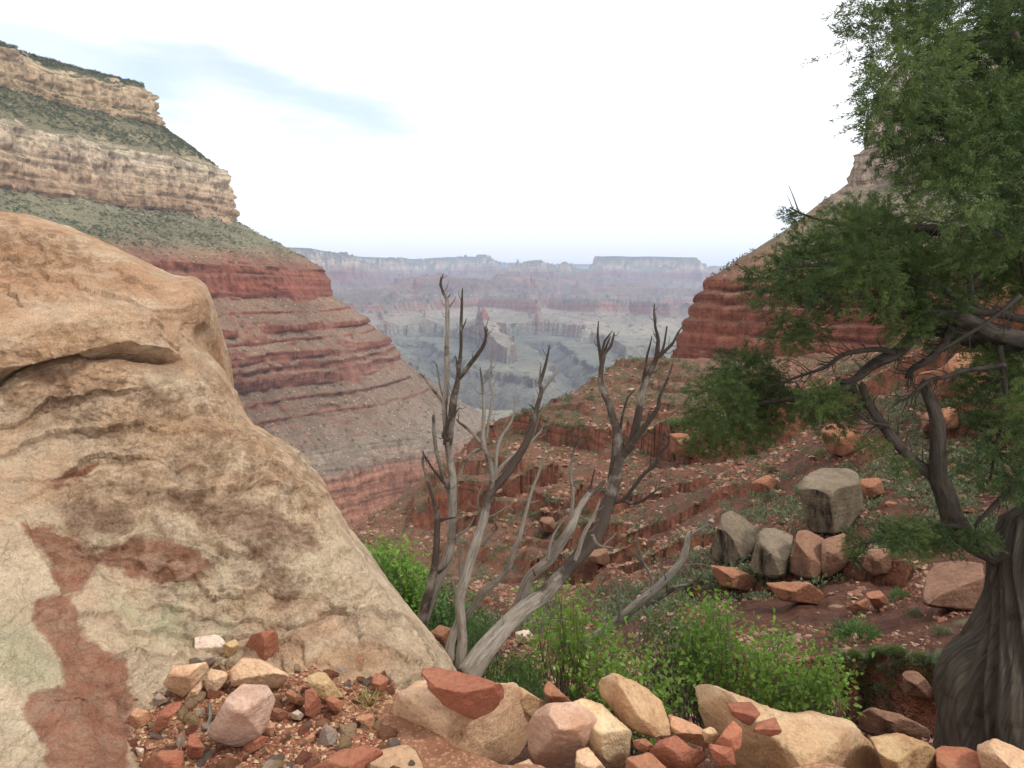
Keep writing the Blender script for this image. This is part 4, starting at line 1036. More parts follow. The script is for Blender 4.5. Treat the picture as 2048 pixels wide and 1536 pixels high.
# loose stones on the ledge: one mesh per shape, copied
def chip_mesh(seed, name='loose_stone'):
    rg = np.random.default_rng(seed)
    n, m = 14, 20
    th = np.linspace(0, math.pi, n)[:, None]; ph = np.linspace(0, 2 * math.pi, m, endpoint=False)[None]
    d = np.stack([np.sin(th) * np.cos(ph), np.sin(th) * np.sin(ph), np.cos(th) * np.ones_like(ph)], -1)
    r = np.full(d.shape[:2], 1.0)
    for _ in range(11):
        q = rg.normal(size=3); q /= np.linalg.norm(q)
        r = np.minimum(r, rg.uniform(0.5, 0.85) / np.clip(d @ q, 0.05, None))
    r = r * (1 + fbm3(d, 2.0, 3, seed % 60) * 0.14)
    v = (d * r[..., None] * np.array([1.0, rg.uniform(.6, .95), rg.uniform(.4, .75)])).reshape(-1, 3)
    i = np.arange(n - 1)[:, None] * m; j = np.arange(m)[None]; j2 = (j + 1) % m
    f = np.stack([i + j, i + m + j, i + m + j2, i + j2], -1).reshape(-1, 4)
    return v, f
SHAPES = [chip_mesh(50 + i) for i in range(9)]
PILE = [(250, 1300), (330, 1275), (390, 1262), (480, 1268), (560, 1320), (600, 1325), (700, 1345), (840, 1345), (800, 1385), (760, 1420), (760, 1460), (800, 1500), (860, 1580), (250, 1580), (240, 1460), (262, 1380), (232, 1320)]
mats = [M_RED, M_RED, M_RED, M_BROWN, M_ORANGE, M_TAN, M_CREAM, M_WHITE, M_BROWN, M_OCHRE, M_GREY]
lab_of = {M_RED: ('reddish loose stone lying among the gravel below the outcrop', 'loose red stones on the ledge'), M_BROWN: ('brown loose stone lying among the gravel below the outcrop', 'loose brown stones on the ledge'),
          M_ORANGE: ('orange loose stone lying among the gravel below the outcrop', 'loose orange stones on the ledge'), M_TAN: ('tan loose stone lying among the gravel below the outcrop', 'loose tan stones on the ledge'),
          M_CREAM: ('cream loose stone lying among the gravel below the outcrop', 'loose cream stones on the ledge'), M_WHITE: ('whitish loose stone lying among the gravel below the outcrop', 'loose whitish stones on the ledge'),
          M_OCHRE: ('ochre loose stone lying among the gravel below the outcrop', 'loose ochre stones on the ledge'), M_GREY: ('grey loose stone lying among the gravel below the outcrop', 'loose grey stones on the ledge')}
meshes = {}
cnt = 0
while cnt < 290:
    px, py = rng.uniform(235, 860), rng.uniform(1262, 1575)
    if not in_poly(px, py, PILE): continue
    Y = float(ground_Y(py)); X = float(sight(px, py)) * Y
    r = 0.012 + 0.027 * rng.random() ** 1.9
    mt = mats[rng.integers(len(mats))]
    kx = (int(rng.integers(9)), mt.name)
    if kx not in meshes:
        v, f = SHAPES[kx[0]]
        meshes[kx] = mesh_np('loose_stone', v, f, True); meshes[kx].materials.append(mt)
    o = bpy.data.objects.new('loose_stone', meshes[kx]); COL.objects.link(o)
    o.location = (X, Y, float(ground_z(np.array(X), np.array(Y), False)) + r * 0.25)
    o.scale = (r, r * rng.uniform(.8, 1.1), r * rng.uniform(.8, 1.1)); o.rotation_euler = (rng.uniform(-.5, .5), rng.uniform(-.5, .5), rng.uniform(0, 6.28))
    tag(o, lab_of[mt][0], 'stone', lab_of[mt][1])
    cnt += 1
def scatter_stuff(name, locs, radii, mats_, flat=0.8, seed=1, low=True):
    """many small chips in one mesh"""
    rg = np.random.default_rng(seed)
    base = []
    for q in range(6):
        if low:
            d = np.array([[1, 0, 0], [-1, 0, 0], [0, 1, 0], [0, -1, 0], [0, 0, 1], [0, 0, -1], [.6, .6, .5], [-.6, .5, .6], [.5, -.6, .6]], float)[:6 + 0]
            v = d * rg.uniform(.6, 1.1, size=(6, 1)) + rg.normal(size=(6, 3)) * .12
            f = np.array([[0, 2, 4], [2, 1, 4], [1, 3, 4], [3, 0, 4], [2, 0, 5], [1, 2, 5], [3, 1, 5], [0, 3, 5]])
        base.append((v, f))
    N = len(radii); which = rg.integers(0, 6, N)
    BV = np.stack([v for v, f in base])[which]; f0 = base[0][1]
    sc3 = np.stack([np.ones(N), rg.uniform(.6, 1, N), rg.uniform(.4, .8, N) * flat], -1) * np.asarray(radii)[:, None]
    BV = BV * sc3[:, None]
    b = rg.uniform(-.5, .5, N); cb, sb = np.cos(b)[:, None], np.sin(b)[:, None]
    y_, z_ = BV[..., 1] * cb - BV[..., 2] * sb, BV[..., 1] * sb + BV[..., 2] * cb
    a = rg.uniform(0, 6.28, N); ca, sa = np.cos(a)[:, None], np.sin(a)[:, None]
    V = [(np.stack([BV[..., 0] * ca - y_ * sa, BV[..., 0] * sa + y_ * ca, z_], -1) + np.asarray(locs)[:, None]).reshape(-1, 3)]
    Fc = [(f0[None] + np.arange(N)[:, None, None] * 6).reshape(-1, 3)]
    M = [np.repeat(rg.integers(0, len(mats_), N), len(f0))]
    me = mesh_np(name, np.concatenate(V), np.concatenate(Fc), False)
    for m in mats_: me.materials.append(m)
    me.polygons.foreach_set('material_index', np.concatenate(M).astype(np.int32))
    o = link(name, me); tag(o, kind='stuff'); return o
locs, rad = [], []
while len(locs) < 15000:
    px, py = rng.uniform(235, 900), rng.uniform(1262, 1585)
    if not in_poly(px, py, PILE): continue
    Y = float(ground_Y(py)); X = float(sight(px, py)) * Y
    locs.append((X, Y)); rad.append(0.0028 + 0.0115 * rng.random() ** 3)
lx = np.array(locs); lz = ground_z(lx[:, 0], lx[:, 1])
scatter_stuff('gravel', np.c_[lx, lz + np.array(rad) * .3], rad, [M_RED, M_RED, M_BROWN, M_ORANGE, M_TAN, M_CREAM, M_BROWN], seed=5)

# ------------------------------------------------------------------ wood: limbs drawn as tapered tubes
M_DEAD = bark_mat('weathered_dead_wood', s2l(160, 150, 138), s2l(74, 64, 57))
M_BARK = bark_mat('juniper_bark', s2l(86, 78, 70), s2l(46, 41, 38))
M_TRUNK = bark_mat('juniper_trunk_bark', s2l(92, 84, 75), s2l(48, 42, 38), 3.4, 0.5)
M_TWIG = bark_mat('grey_twig', s2l(150, 142, 130), s2l(80, 70, 62))
def tube_arrays(pts, rad, char, nseg=None, nside=10, seed=0, gnarl=0.12, cap=True):
    pts = np.asarray(pts, float); rad = np.asarray(rad, float); char = np.asarray(char, float)
    n = nseg or max(6, len(pts) * 5)
    c = catmull(pts, n)
    u = np.linspace(0, 1, n)
    t0 = np.linspace(0, 1, len(rad)); r = np.interp(u, t0, rad); ch = np.interp(u, np.linspace(0, 1, len(char)), char)
    T = np.gradient(c, axis=0); T /= np.linalg.norm(T, axis=1, keepdims=True) + 1e-12
    up = np.array([0.13, 1.0, 0.07])
    A = np.cross(T, up); A /= np.linalg.norm(A, axis=1, keepdims=True) + 1e-9
    B = np.cross(T, A)
    al = np.concatenate([[0], np.cumsum(np.linalg.norm(np.diff(c, axis=0), axis=1))])
    th = np.linspace(0, 2 * math.pi, nside, endpoint=False)
    fl = nside >= 100
    prof = r[:, None] * (1 + gnarl * (fbm2(np.cos(th[None] + (al[:, None] * 0.9 if fl else 0)) * (4.5 if fl else 1.3) + al[:, None] * (0.5 if fl else 4) + seed * 3.1, np.sin(th[None] + (al[:, None] * 0.9 if fl else 0)) * (4.5 if fl else 1.3) + seed + al[:, None] * (0.35 if fl else 0), 3, 30 + seed % 17)) * 1.6
                         + gnarl * 0.5 * np.sin(th * 3 + seed)[None]
                         + (0.10 * fbm2(np.cos(th)[None] * 1.8 + al[:, None] * 2.6, np.sin(th)[None] * 1.8 + 9, 4, 77) if fl else 0))
    V = c[:, None] + prof[..., None] * (A[:, None] * np.cos(th)[None, :, None] + B[:, None] * np.sin(th)[None, :, None])
    i = np.arange(n - 1)[:, None] * nside; j = np.arange(nside)[None]; j2 = (j + 1) % nside
    f = np.stack([i + j, i + j2, i + nside + j2, i + nside + j], -1).reshape(-1, 4)
    V = V.reshape(-1, 3)
    along = np.repeat(al, nside); around = np.tile(np.arange(nside) / nside, n); chv = np.repeat(ch, nside)
    tris = []
    if cap:
        V = np.vstack([V, c[-1] + T[-1] * r[-1] * 1.2, c[0]])
        e = len(V) - 2
        base = (n - 1) * nside
        tris = np.stack([base + np.arange(nside), base + (np.arange(nside) + 1) % nside, np.full(nside, e)], -1)
        tris = np.vstack([tris, np.stack([(np.arange(nside) + 1) % nside, np.arange(nside), np.full(nside, e + 1)], -1)])
        along = np.append(along, [al[-1], 0]); around = np.append(around, [0, 0]); chv = np.append(chv, [ch[-1], ch[0]])
    return V, f, tris, along, around, chv
def tubes_mesh(name, tubes):
    V, Q, T, al, ar, ch = [], [], [], [], [], []
    off = 0
    for tb in tubes:
        v, f, t, a, b, c = tb
        V.append(v); Q.append(f + off)
        if len(t): T.append(t + off)
        al.append(a); ar.append(b); ch.append(c); off += len(v)
    return mesh_np(name, np.concatenate(V), [np.concatenate(Q)] + ([np.concatenate(T)] if T else []), True,
                   {'along': np.concatenate(al), 'around': np.concatenate(ar), 'char': np.concatenate(ch)})
def limb(px_pts, Y, rpx, char, seed=0, nside=10, gnarl=0.12, fork=True):
    """a limb given by photo points, distance(s) and radii in pixels"""
    p = np.asarray(px_pts, float)
    Ys = np.interp(np.linspace(0, 1, len(p)), np.linspace(0, 1, len(np.atleast_1d(Y))), np.atleast_1d(Y))
    w = P(p[:, 0], p[:, 1], Ys)
    r = np.asarray(rpx, float) / F * np.mean(Ys)
    return tube_arrays(w, r, char, None, nside, seed, gnarl)
def side_twigs(px_pts, Y, n, seed, ln=(10, 34), r=1.1, char=0.2, upward=0.6):
    """short broken twigs along a limb"""
    rg = np.random.default_rng(seed); p = np.asarray(px_pts, float); out = []
    Ys = np.interp(np.linspace(0, 1, len(p)), np.linspace(0, 1, len(np.atleast_1d(Y))), np.atleast_1d(Y))
    for k in range(n):
        u = rg.uniform(0.1, 0.98) * (len(p) - 1); i = int(u); t = u - i
        q = p[i] * (1 - t) + p[i + 1] * t; y = Ys[i] * (1 - t) + Ys[i + 1] * t
        d = p[i + 1] - p[i]; ang = math.atan2(d[1], d[0]) + rg.choice([-1, 1]) * rg.uniform(.5, 1.1)
        l = rg.uniform(*ln)
        a = q + l * .5 * np.array([math.cos(ang), math.sin(ang)]); ang2 = ang * (1 - upward) + (-math.pi / 2) * upward if upward else ang + rg.uniform(-.5, .5)
        b = a + l * .5 * np.array([math.cos(ang2), math.sin(ang2)])
        y2 = y + rg.uniform(-.06, .06)
        w = np.vstack([P(*q, y), P(*a, (y + y2) / 2), P(*b, y2)])
        out.append(tube_arrays(w, np.array([r, r * .7, r * .3]) / F * y, [char, char], 7, 5, seed + k, 0.1))
    return out

# the charred dead tree: its limbs, photo points from the foot upward
DT = [
 ('trunk', [(935, 1352), (962, 1312), (988, 1281), (1011, 1254), (1034, 1230), (1060, 1208), (1090, 1186), (1125, 1148), (1157, 1113), (1184, 1082), (1198, 1056), (1209, 1026), (1221, 997), (1231, 962), (1237, 928), (1240, 890)], [3.3, 3.7, 3.95], [23, 20, 17.5, 16, 15, 15, 15, 14, 13.5, 13, 12.5], [-.2, -.2, -.15, .3, 1, 1, .9, .8, .7], 14),
 ('trunk', [(921, 1345), (923, 1304), (925, 1275), (922, 1236), (920, 1206), (926, 1177), (934, 1148), (942, 1118), (954, 1085), (962, 1062), (972, 1025), (977, 995), (985, 980)], [3.35, 3.6], [13, 11, 9.5, 10, 11, 11, 11, 10, 9, 8], [-.3, -.3, -.3, .2, -.2, -.2, .3, .9], 12),
 ('trunk', [(838, 1262), (845, 1240), (852, 1216), (864, 1187), (878, 1157), (890, 1128), (898, 1099), (902, 1083), (904, 1044), (905, 995), (905, 966), (903, 946), (899, 917), (896, 884)], [3.7, 3.9], [14, 13, 11, 10, 10, 9, 9, 9, 8, 8], [.1, .1, .1, .2, .3], 12),
 ('branch', [(896, 890), (892, 859), (889, 820), (892, 774), (893, 715), (894, 657), (895, 614), (893, 597), (886, 584), (882, 566), (886, 549)], [3.9, 4.0], [7, 6.5, 6, 5.5, 5, 4.6, 4, 3, 2.2, 1.2], [.2, .25, .25, .3, .8, 1], 9),
 ('branch', [(894, 598), (899, 590), (901, 588)], 4.0, [2, 1.2, .6], [.4, .6], 6), ('branch', [(895, 616), (905, 606), (912, 592)], 4.0, [2, 1.2, .6], [.1, .1], 6),
 ('branch', [(885, 578), (880, 570), (882, 553)], 4.0, [2, 1.5, .6], [1, 1], 6),
 ('branch', [(896, 890), (900, 859), (904, 829), (907, 800), (912, 778), (916, 756), (918, 735), (922, 696), (922, 657), (924, 608), (925, 577)], [3.9, 3.85], [9, 8.5, 8, 7, 6, 4.5, 3.6, 3.2, 2.8, 2.4, 1.2], [.5, .6, .7, .9, .9, 1], 9),
 ('branch', [(916, 758), (927, 745), (941, 727), (956, 708), (968, 688), (972, 670), (969, 655)], [3.88, 3.75], [5.5, 5, 4.5, 4, 3, 1.6], [.7, .7, .8, 1], 8), ('branch', [(970, 673), (974, 660), (973, 654)], 3.76, [2, 1.6, .7], [1, 1], 6),
 ('branch', [(923, 660), (929, 648), (933, 637)], 3.86, [2.4, 1.5, .6], [1, 1], 6), ('branch', [(916, 750), (914, 735), (913, 722), (911, 712)], 3.87, [2.6, 2, .8], [.9, 1], 6),
 ('branch', [(890, 815), (882, 800), (868, 782), (853, 762), (846, 752), (838, 748)], 3.95, [4, 3.2, 2.6, 1.8, .8], [.3, .5], 7), ('branch', [(889, 800), (881, 775), (876, 745), (872, 728), (866, 722)], 3.98, [2.2, 1.8, 1.4, .7], [.2, .3], 6),
 ('branch', [(895, 880), (887, 872), (892, 855), (898, 840), (906, 832), (914, 822), (919, 814)], 3.86, [3, 4, 3.4, 2.6, 1.6, .6], [.9, 1], 7),
 ('stem', [(843, 1258), (849, 1216), (857, 1187), (864, 1157), (870, 1128), (873, 1089), (873, 1073), (874, 1042), (873, 1030), (868, 1005), (861, 982), (852, 952), (845, 925), (847, 911), (846, 902)], [3.62, 3.75], [11, 10, 8.5, 7.5, 7, 6.5, 6, 4, 3.4, 3, 2.6, 1.2], [.5, .7, .9, .9, 1, .5, .8], 9),
 ('branch', [(846, 912), (851, 914), (864, 935), (882, 958), (894, 976), (900, 995)], [3.74, 3.86], [1.4, 2, 2.6, 3, 3.4], [.6, .5], 7), ('branch', [(867, 830), (868, 859), (872, 898), (878, 923), (886, 952), (896, 980), (900, 1000)], [3.75, 3.88], [3, 4, 4, 4, 4.6, 5], [.9, .2, .1, .2], 8),
 ('branch', [(863, 862), (868, 880), (873, 912)], 3.78, [.8, 2, 2.4], [.1, .1], 6),
 ('branch', [(872, 1050), (884, 1039), (896, 1037), (911, 1035)], 3.7, [3.2, 3, 2.6, 1.6], [.9, .8], 7), ('branch', [(876, 1146), (892, 1132), (906, 1112), (918, 1090)], 3.7, [3.4, 3, 2, .8], [.5, .3], 7),
 ('branch', [(912, 1084), (918, 1070), (930, 1062), (940, 1050), (948, 1035)], 3.8, [4, 3.6, 2.8, 1], [-.2, -.2], 7), ('branch', [(917, 1068), (922, 1052), (926, 1036)], 3.8, [2.4, 1.8, .7], [-.1, -.1], 6),
 ('branch', [(917, 1215), (910, 1180), (904, 1164), (894, 1155)], 3.6, [4, 3.4, 2.4, 1.2], [.2, .4], 7), ('branch', [(920, 1190), (922, 1150), (920, 1110), (922, 1080)], 3.62, [5, 4.4, 3.4, 1.6], [-.1, 0], 7),
 ('branch', [(977, 996), (984, 982), (995, 970), (1011, 952), (1025, 933), (1040, 909), (1054, 884), (1064, 859), (1071, 833), (1075, 812), (1083, 784), (1081, 766), (1085, 752), (1091, 731), (1096, 709), (1099, 691)], [3.6, 3.75], [9, 8.5, 8, 7.5, 7, 6, 5, 4.2, 3.4, 2.4, 1.2], [.7, 1, 1, .9, .8, .9, 1], 9),
 ('branch', [(1081, 764), (1080, 748), (1082, 731), (1080, 722)], 3.74, [2.6, 2, 1, .5], [.2, .2], 6), ('branch', [(1085, 786), (1093, 772), (1107, 754), (1115, 745), (1119, 738)], 3.74, [2.6, 2.2, 1.6, .7], [.1, .1], 6), ('branch', [(1073, 828), (1066, 815), (1058, 809)], 3.72, [2.6, 1.8, .8], [.7, .9], 6),
 ('branch', [(1106, 755), (1107, 748), (1106, 744)], 3.74, [1.2, .9, .5], [.1, .1], 5),
 ('branch', [(981, 990), (985, 956), (982, 933), (974, 907), (968, 894), (966, 868), (967, 839), (968, 810), (965, 774), (962, 750), (960, 734)], [3.6, 3.7], [6.5, 6, 5.6, 5, 4.6, 4, 3.6, 3, 2.2, 1.1], [.5, .6, .5, .3, .4, .8], 8),
 ('branch', [(972, 880), (976, 850), (980, 829), (984, 803), (986, 784), (980, 766), (983, 739), (985, 731)], [3.66, 3.72], [3.6, 3.2, 3, 2.6, 2, 1], [.2, .3, .6], 7), ('branch', [(970, 766), (973, 752), (982, 730), (981, 718), (983, 700)], 3.76, [1.6, 1.4, 1.2, .5], [-.2, -.2], 5), ('branch', [(983, 728), (986, 712), (985, 698)], 3.76, [1, .8, .4], [-.2, -.2], 5),
 ('branch', [(968, 892), (962, 886), (946, 868), (929, 853), (918, 845), (913, 838)], [3.66, 3.6], [4.6, 4, 3.6, 2.6, 1.2], [.4, .7], 7), ('branch', [(970, 899), (952, 900), (937, 915), (928, 925), (923, 945), (917, 962)], [3.66, 3.58], [3, 3, 2.6, 2.2, 1], [.3, .5], 7), ('branch', [(928, 924), (927, 918)], 3.59, [1.8, .9], [.9, .9], 6),
 ('branch', [(982, 985), (989, 970), (991, 937), (993, 909), (999, 884), (1007, 868), (1017, 853), (1025, 837), (1029, 816), (1028, 789)], [3.62, 3.74], [5.6, 5, 4.6, 4, 3.2, 2.4, 1.8, .9], [-.4, -.4], 8), ('branch', [(1004, 872), (1006, 862), (1012, 845), (1021, 829)], 3.72, [2, 1.8, 1.2, .6], [-.4, -.4], 6),
 ('branch', [(990, 955), (996, 944), (1007, 929), (1025, 913), (1044, 900), (1060, 886), (1073, 872), (1083, 859), (1088, 846)], [3.64, 3.76], [4.6, 4.4, 4, 3.2, 2.4, 1.6, .7], [-.4, -.4], 7), ('branch', [(1062, 884), (1070, 862), (1077, 838), (1081, 815)], 3.78, [1.6, 1.3, 1, .5], [-.3, -.3], 5),
 ('branch', [(968, 1030), (962, 1020), (956, 1010), (956, 993), (963, 976), (968, 963)], 3.6, [2.4, 2, 1.8, 1.4, .7], [-.3, -.3], 6), ('branch', [(975, 1034), (988, 1030), (1005, 1020), (1016, 1012), (1027, 1021)], 3.56, [2.4, 2, 1.6, .7], [-.2, -.2], 6), ('branch', [(1005, 1040), (1008, 1024), (1018, 1014), (1023, 1010)], 3.56, [.8, 1.4, 1.2, .6], [-.3, -.3], 5),
 ('branch', [(982, 1032), (990, 1046), (993, 1056), (986, 1066), (975, 1078), (966, 1092)], 3.58, [1, 2, 2.4, 2.8, 3], [.1, .1], 6),
 ('branch', [(927, 1243), (931, 1237), (948, 1212), (966, 1185), (988, 1169), (1007, 1150), (1019, 1132), (1029, 1099), (1038, 1079), (1046, 1050), (1054, 1017), (1062, 988), (1068, 970), (1077, 948), (1085, 921), (1091, 893)], [3.56, 3.4, 3.5], [7, 7, 6.6, 6, 5.4, 4.6, 4, 3.4, 2.4, 1.2], [-.3, -.3, -.3, -.1, -.4, -.4], 8), ('branch', [(1060, 1006), (1073, 1003), (1080, 1000)], 3.46, [1.6, 1.2, .6], [-.2, -.2], 5), ('branch', [(1019, 1140), (1028, 1143), (1033, 1150)], 3.42, [2.4, 2, 1.2], [.3, .9], 6), ('branch', [(988, 1170), (982, 1152), (977, 1146)], 3.44, [1.4, 1, .5], [-.2, -.2], 5),
 ('branch', [(896, 1320), (900, 1290), (908, 1262), (916, 1240), (921, 1215)], [3.5, 3.62], [14, 11, 9, 7, 6], [-.2, -.2], 9),
 ('branch', [(1034, 1228), (1054, 1167), (1073, 1142), (1097, 1122), (1120, 1089), (1140, 1060), (1150, 1035), (1160, 1014), (1178, 988), (1194, 978), (1209, 962)], [3.62, 3.5, 3.7], [12, 11, 10.5, 9.5, 8.5, 7.5, 6.5, 5.5, 5, 4.4], [-.3, -.3, -.3, .1, .6, .8], 9),
 ('branch', [(1139, 1058), (1140, 1046), (1146, 997), (1142, 954), (1145, 919), (1151, 890), (1160, 872), (1168, 856)], [3.54, 3.46], [4.6, 4.4, 3.6, 3.2, 2.6, 2, .9], [-.2, .2, .6, .5], 7), ('branch', [(1146, 950), (1155, 938), (1162, 934)], 3.48, [1.4, 1, .5], [.5, .5], 5), ('branch', [(1148, 905), (1147, 890), (1150, 885)], 3.47, [1.2, 1, .5], [.7, .7], 5),
 ('branch', [(1180, 984), (1184, 962), (1188, 945), (1190, 936)], 3.62, [2.8, 2.2, 1.6, .8], [.7, .9], 6),
 ('branch', [(1095, 1120), (1098, 1098), (1105, 1075), (1114, 1058), (1124, 1043)], 3.48, [4, 3.4, 2.8, 2, 1], [-.2, -.3], 7), ('branch', [(1070, 1152), (1068, 1145), (1066, 1138)], 3.5, [2, 1.6, .7], [.9, 1], 6),
 ('branch', [(1150, 1122), (1157, 1103), (1168, 1068), (1184, 1040), (1194, 1017), (1200, 998)], [3.68, 3.76], [5.5, 5, 4.6, 3.6, 2.6, 1.2], [-.2, -.3, .1], 7),
 ('branch', [(1184, 1070), (1190, 1083), (1200, 1092), (1212, 1094), (1226, 1096)], 3.6, [4, 3.6, 3, 1.2], [.2, .2], 7), ('branch', [(1206, 1092), (1216, 1082), (1226, 1074), (1232, 1066)], 3.6, [2.4, 2, 1], [-.2, -.2], 6),
 ('branch', [(1240, 900), (1237, 883), (1233, 860), (1225, 834), (1217, 807), (1207, 786), (1201, 764), (1202, 737), (1206, 717), (1209, 707), (1221, 692), (1227, 672), (1228, 665)], [3.94, 4.05], [10, 9, 8.5, 8, 7, 6.2, 5.5, 5, 4, 3, 2.2, 1.2], [.5, .7, .7, .8, 1], 9),
 ('branch', [(1203, 730), (1200, 705), (1196, 678), (1196, 660), (1197, 642)], 4.06, [4, 3.4, 2.8, 2, 1], [.5, .8, 1], 7), ('branch', [(1203, 712), (1209, 684), (1217, 672), (1225, 661)], 4.02, [3.2, 2.6, 1.8, .8], [.7, .9], 7), ('branch', [(1206, 712), (1214, 690), (1221, 672)], 4.06, [2.4, 2, .9], [.5, .8], 6), ('branch', [(1197, 694), (1191, 688), (1189, 680)], 4.06, [1.4, 1, .5], [.5, .5], 5),
 ('branch', [(1238, 918), (1250, 905), (1262, 889), (1272, 854), (1278, 825), (1284, 786), (1293, 760), (1303, 737), (1313, 715), (1315, 698), (1316, 676), (1311, 655), (1308, 629), (1309, 608)], [3.93, 3.85], [10, 9, 8.5, 8, 7.4, 6.8, 6, 5, 4, 3, 2, 1], [.8, .9, .6, .6, .9, 1], 9),
 ('branch', [(1315, 714), (1323, 708), (1334, 698), (1346, 686), (1356, 666), (1366, 651)], [3.86, 3.8], [4.6, 4.2, 3.8, 3, 2.2, 1], [.8, .9], 7), ('branch', [(1322, 708), (1328, 690), (1334, 653)], 3.88, [2.6, 2.2, 1.6], [.8, .8], 6), ('branch', [(1286, 770), (1288, 750), (1293, 717), (1299, 694), (1304, 673)], 3.9, [3, 2.8, 2.4, 1], [.8, .9], 6), ('branch', [(1311, 656), (1312, 640), (1311, 625)], 3.86, [1.6, 1.2, .5], [.9, 1], 5), ('branch', [(1298, 748), (1313, 742), (1321, 734)], 3.84, [1.6, 1.2, .6], [.8, .8], 5), ('branch', [(1315, 680), (1310, 672)], 3.86, [1.4, .7], [1, 1], 5),
 ('branch', [(1256, 900), (1266, 885), (1282, 862), (1299, 840), (1315, 815), (1319, 793), (1330, 770), (1338, 750), (1345, 728)], [3.9, 3.76], [6.4, 6, 5.4, 4.6, 3.8, 3, 2.4, 1.1], [.9, 1], 8), ('branch', [(1313, 816), (1322, 809), (1332, 805)], 3.78, [2.6, 2, .8], [.9, 1], 6), ('branch', [(1297, 842), (1297, 830), (1300, 820)], 3.8, [2, 1.6, .8], [.9, .9], 6),
 ('branch', [(1242, 858), (1243, 842), (1248, 819), (1256, 795), (1270, 780)], 3.98, [2.6, 2.4, 2, .9], [.9, .9], 6), ('branch', [(1236, 870), (1237, 850), (1234, 840)], 3.96, [4, 3, 1.6], [.6, .8], 7),
 ('branch', [(1216, 1008), (1232, 1004), (1248, 999), (1262, 982), (1286, 950), (1311, 929), (1321, 905), (1336, 890), (1338, 870), (1332, 849)], [3.84, 3.66], [5.6, 5, 4.4, 4, 3.6, 3, 2.4, 1.8, .8], [.9, .9, 1], 8), ('branch', [(1321, 906), (1320, 885), (1320, 862)], 3.7, [1.6, 1.4, .6], [1, 1], 5), ('branch', [(1292, 944), (1300, 932), (1300, 918)], 3.72, [1.8, 1.4, .6], [1, 1], 5),
 ('branch', [(1248, 999), (1262, 1007), (1276, 1004), (1290, 998), (1307, 985), (1325, 974), (1351, 969)], [3.8, 3.64], [4, 3.8, 3.4, 2.6, 1.6, .7], [.8, .9], 7), ('branch', [(1300, 990), (1315, 988), (1326, 987)], 3.7, [1.6, 1.2, .5], [.9, .9], 5), ('branch', [(1222, 992), (1212, 975), (1206, 965)], 3.8, [2.4, 1.8, .8], [.3, .2], 6),
 ('branch', [(1218, 985), (1218, 955), (1224, 915), (1226, 880)], 3.9, [2.6, 2.4, 2, .9], [.9, 1], 6),
]
t = empty('dead_tree', tuple(P(930, 1345, 3.4)))
tag(t, 'leafless dead tree with many charred and silvery stems beyond the rim wall', 'dead tree')
base = np.array(t.location)
for i, (nm, pts, Y, r, ch, ns) in enumerate(DT):
    tb = [limb(pts, Y, r, ch, i + 1, ns, 0.16 if r[0] > 6 else 0.1)]
    if len(pts) > 5:
        tb += side_twigs(pts, Y, 4 + len(pts) // 2, 400 + i, (6, 30), 0.9, np.mean(ch), 0.5)
    tb = [(v - base, f, tr, a, b, c) for v, f, tr, a, b, c in tb]
    link(nm, tubes_mesh(nm, tb), M_DEAD, t)
FT = [
 ('trunk', [(1150, 1300), (1182, 1278), (1222, 1253), (1263, 1218), (1298, 1189), (1330, 1159), (1357, 1130), (1370, 1103), (1375, 1073), (1380, 1062)], [6.2, 6.8], [11, 11, 10, 10, 9.5, 8.5, 8, 7, 5, 2.5], [0, -.1, -.2, -.3, -.3, -.4], 11),
 ('branch', [(1374, 1085), (1382, 1070), (1392, 1063), (1410, 1052), (1415, 1033), (1411, 1022)], 6.8, [4, 3.6, 3, 2.4, 1.6, .8], [-.3, -.3], 7), ('branch', [(1410, 1050), (1425, 1051)], 6.8, [1.4, .6], [-.3, -.3], 5),
 ('branch', [(1300, 1186), (1302, 1165), (1300, 1151), (1292, 1135), (1284, 1119), (1278, 1095), (1276, 1075)], 6.5, [5, 4, 3.4, 2.6, 1.8, .8], [-.2, -.1], 7), ('branch', [(1292, 1135), (1280, 1120), (1272, 1108), (1268, 1100)], 6.5, [1.8, 1.4, .6], [.2, .3], 5),
 ('branch', [(1236, 1243), (1238, 1230), (1237, 1202), (1241, 1180), (1246, 1162)], 6.3, [4, 3.4, 2.8, 1], [-.1, -.1], 7),
 ('branch', [(1290, 1210), (1316, 1197), (1340, 1182), (1354, 1173), (1383, 1167), (1402, 1152), (1416, 1134)], 6.5, [5, 4.4, 3.6, 2.6, 1.6, .7], [.4, .6], 7), ('branch', [(1360, 1128), (1372, 1131), (1382, 1128), (1384, 1118)], 6.7, [2.6, 2, 1.4, .6], [-.1, 0], 6), ('branch', [(1384, 1129), (1402, 1128), (1418, 1132)], 6.7, [1.4, 1.2, .6], [-.3, -.3], 5),
 ('branch', [(1334, 1180), (1332, 1160), (1328, 1147)], 6.5, [1.6, 1.2, .6], [.6, .8], 5),
]
t = empty('dead_tree', tuple(P(1150, 1300, 6.2)))
tag(t, 'silver grey fallen snag reaching up to the right behind the green shrubs', 'dead tree')
base = np.array(t.location)
for i, (nm, pts, Y, r, ch, ns) in enumerate(FT):
    tb = [limb(pts, Y, r, ch, i + 81, ns, 0.16)] + side_twigs(pts, Y, 3, 900 + i, (8, 26), 1.0, -.1, 0.2)
    link(nm, tubes_mesh(nm, [(v - base, f, tr, a, b, c) for v, f, tr, a, b, c in tb]), M_DEAD, t)

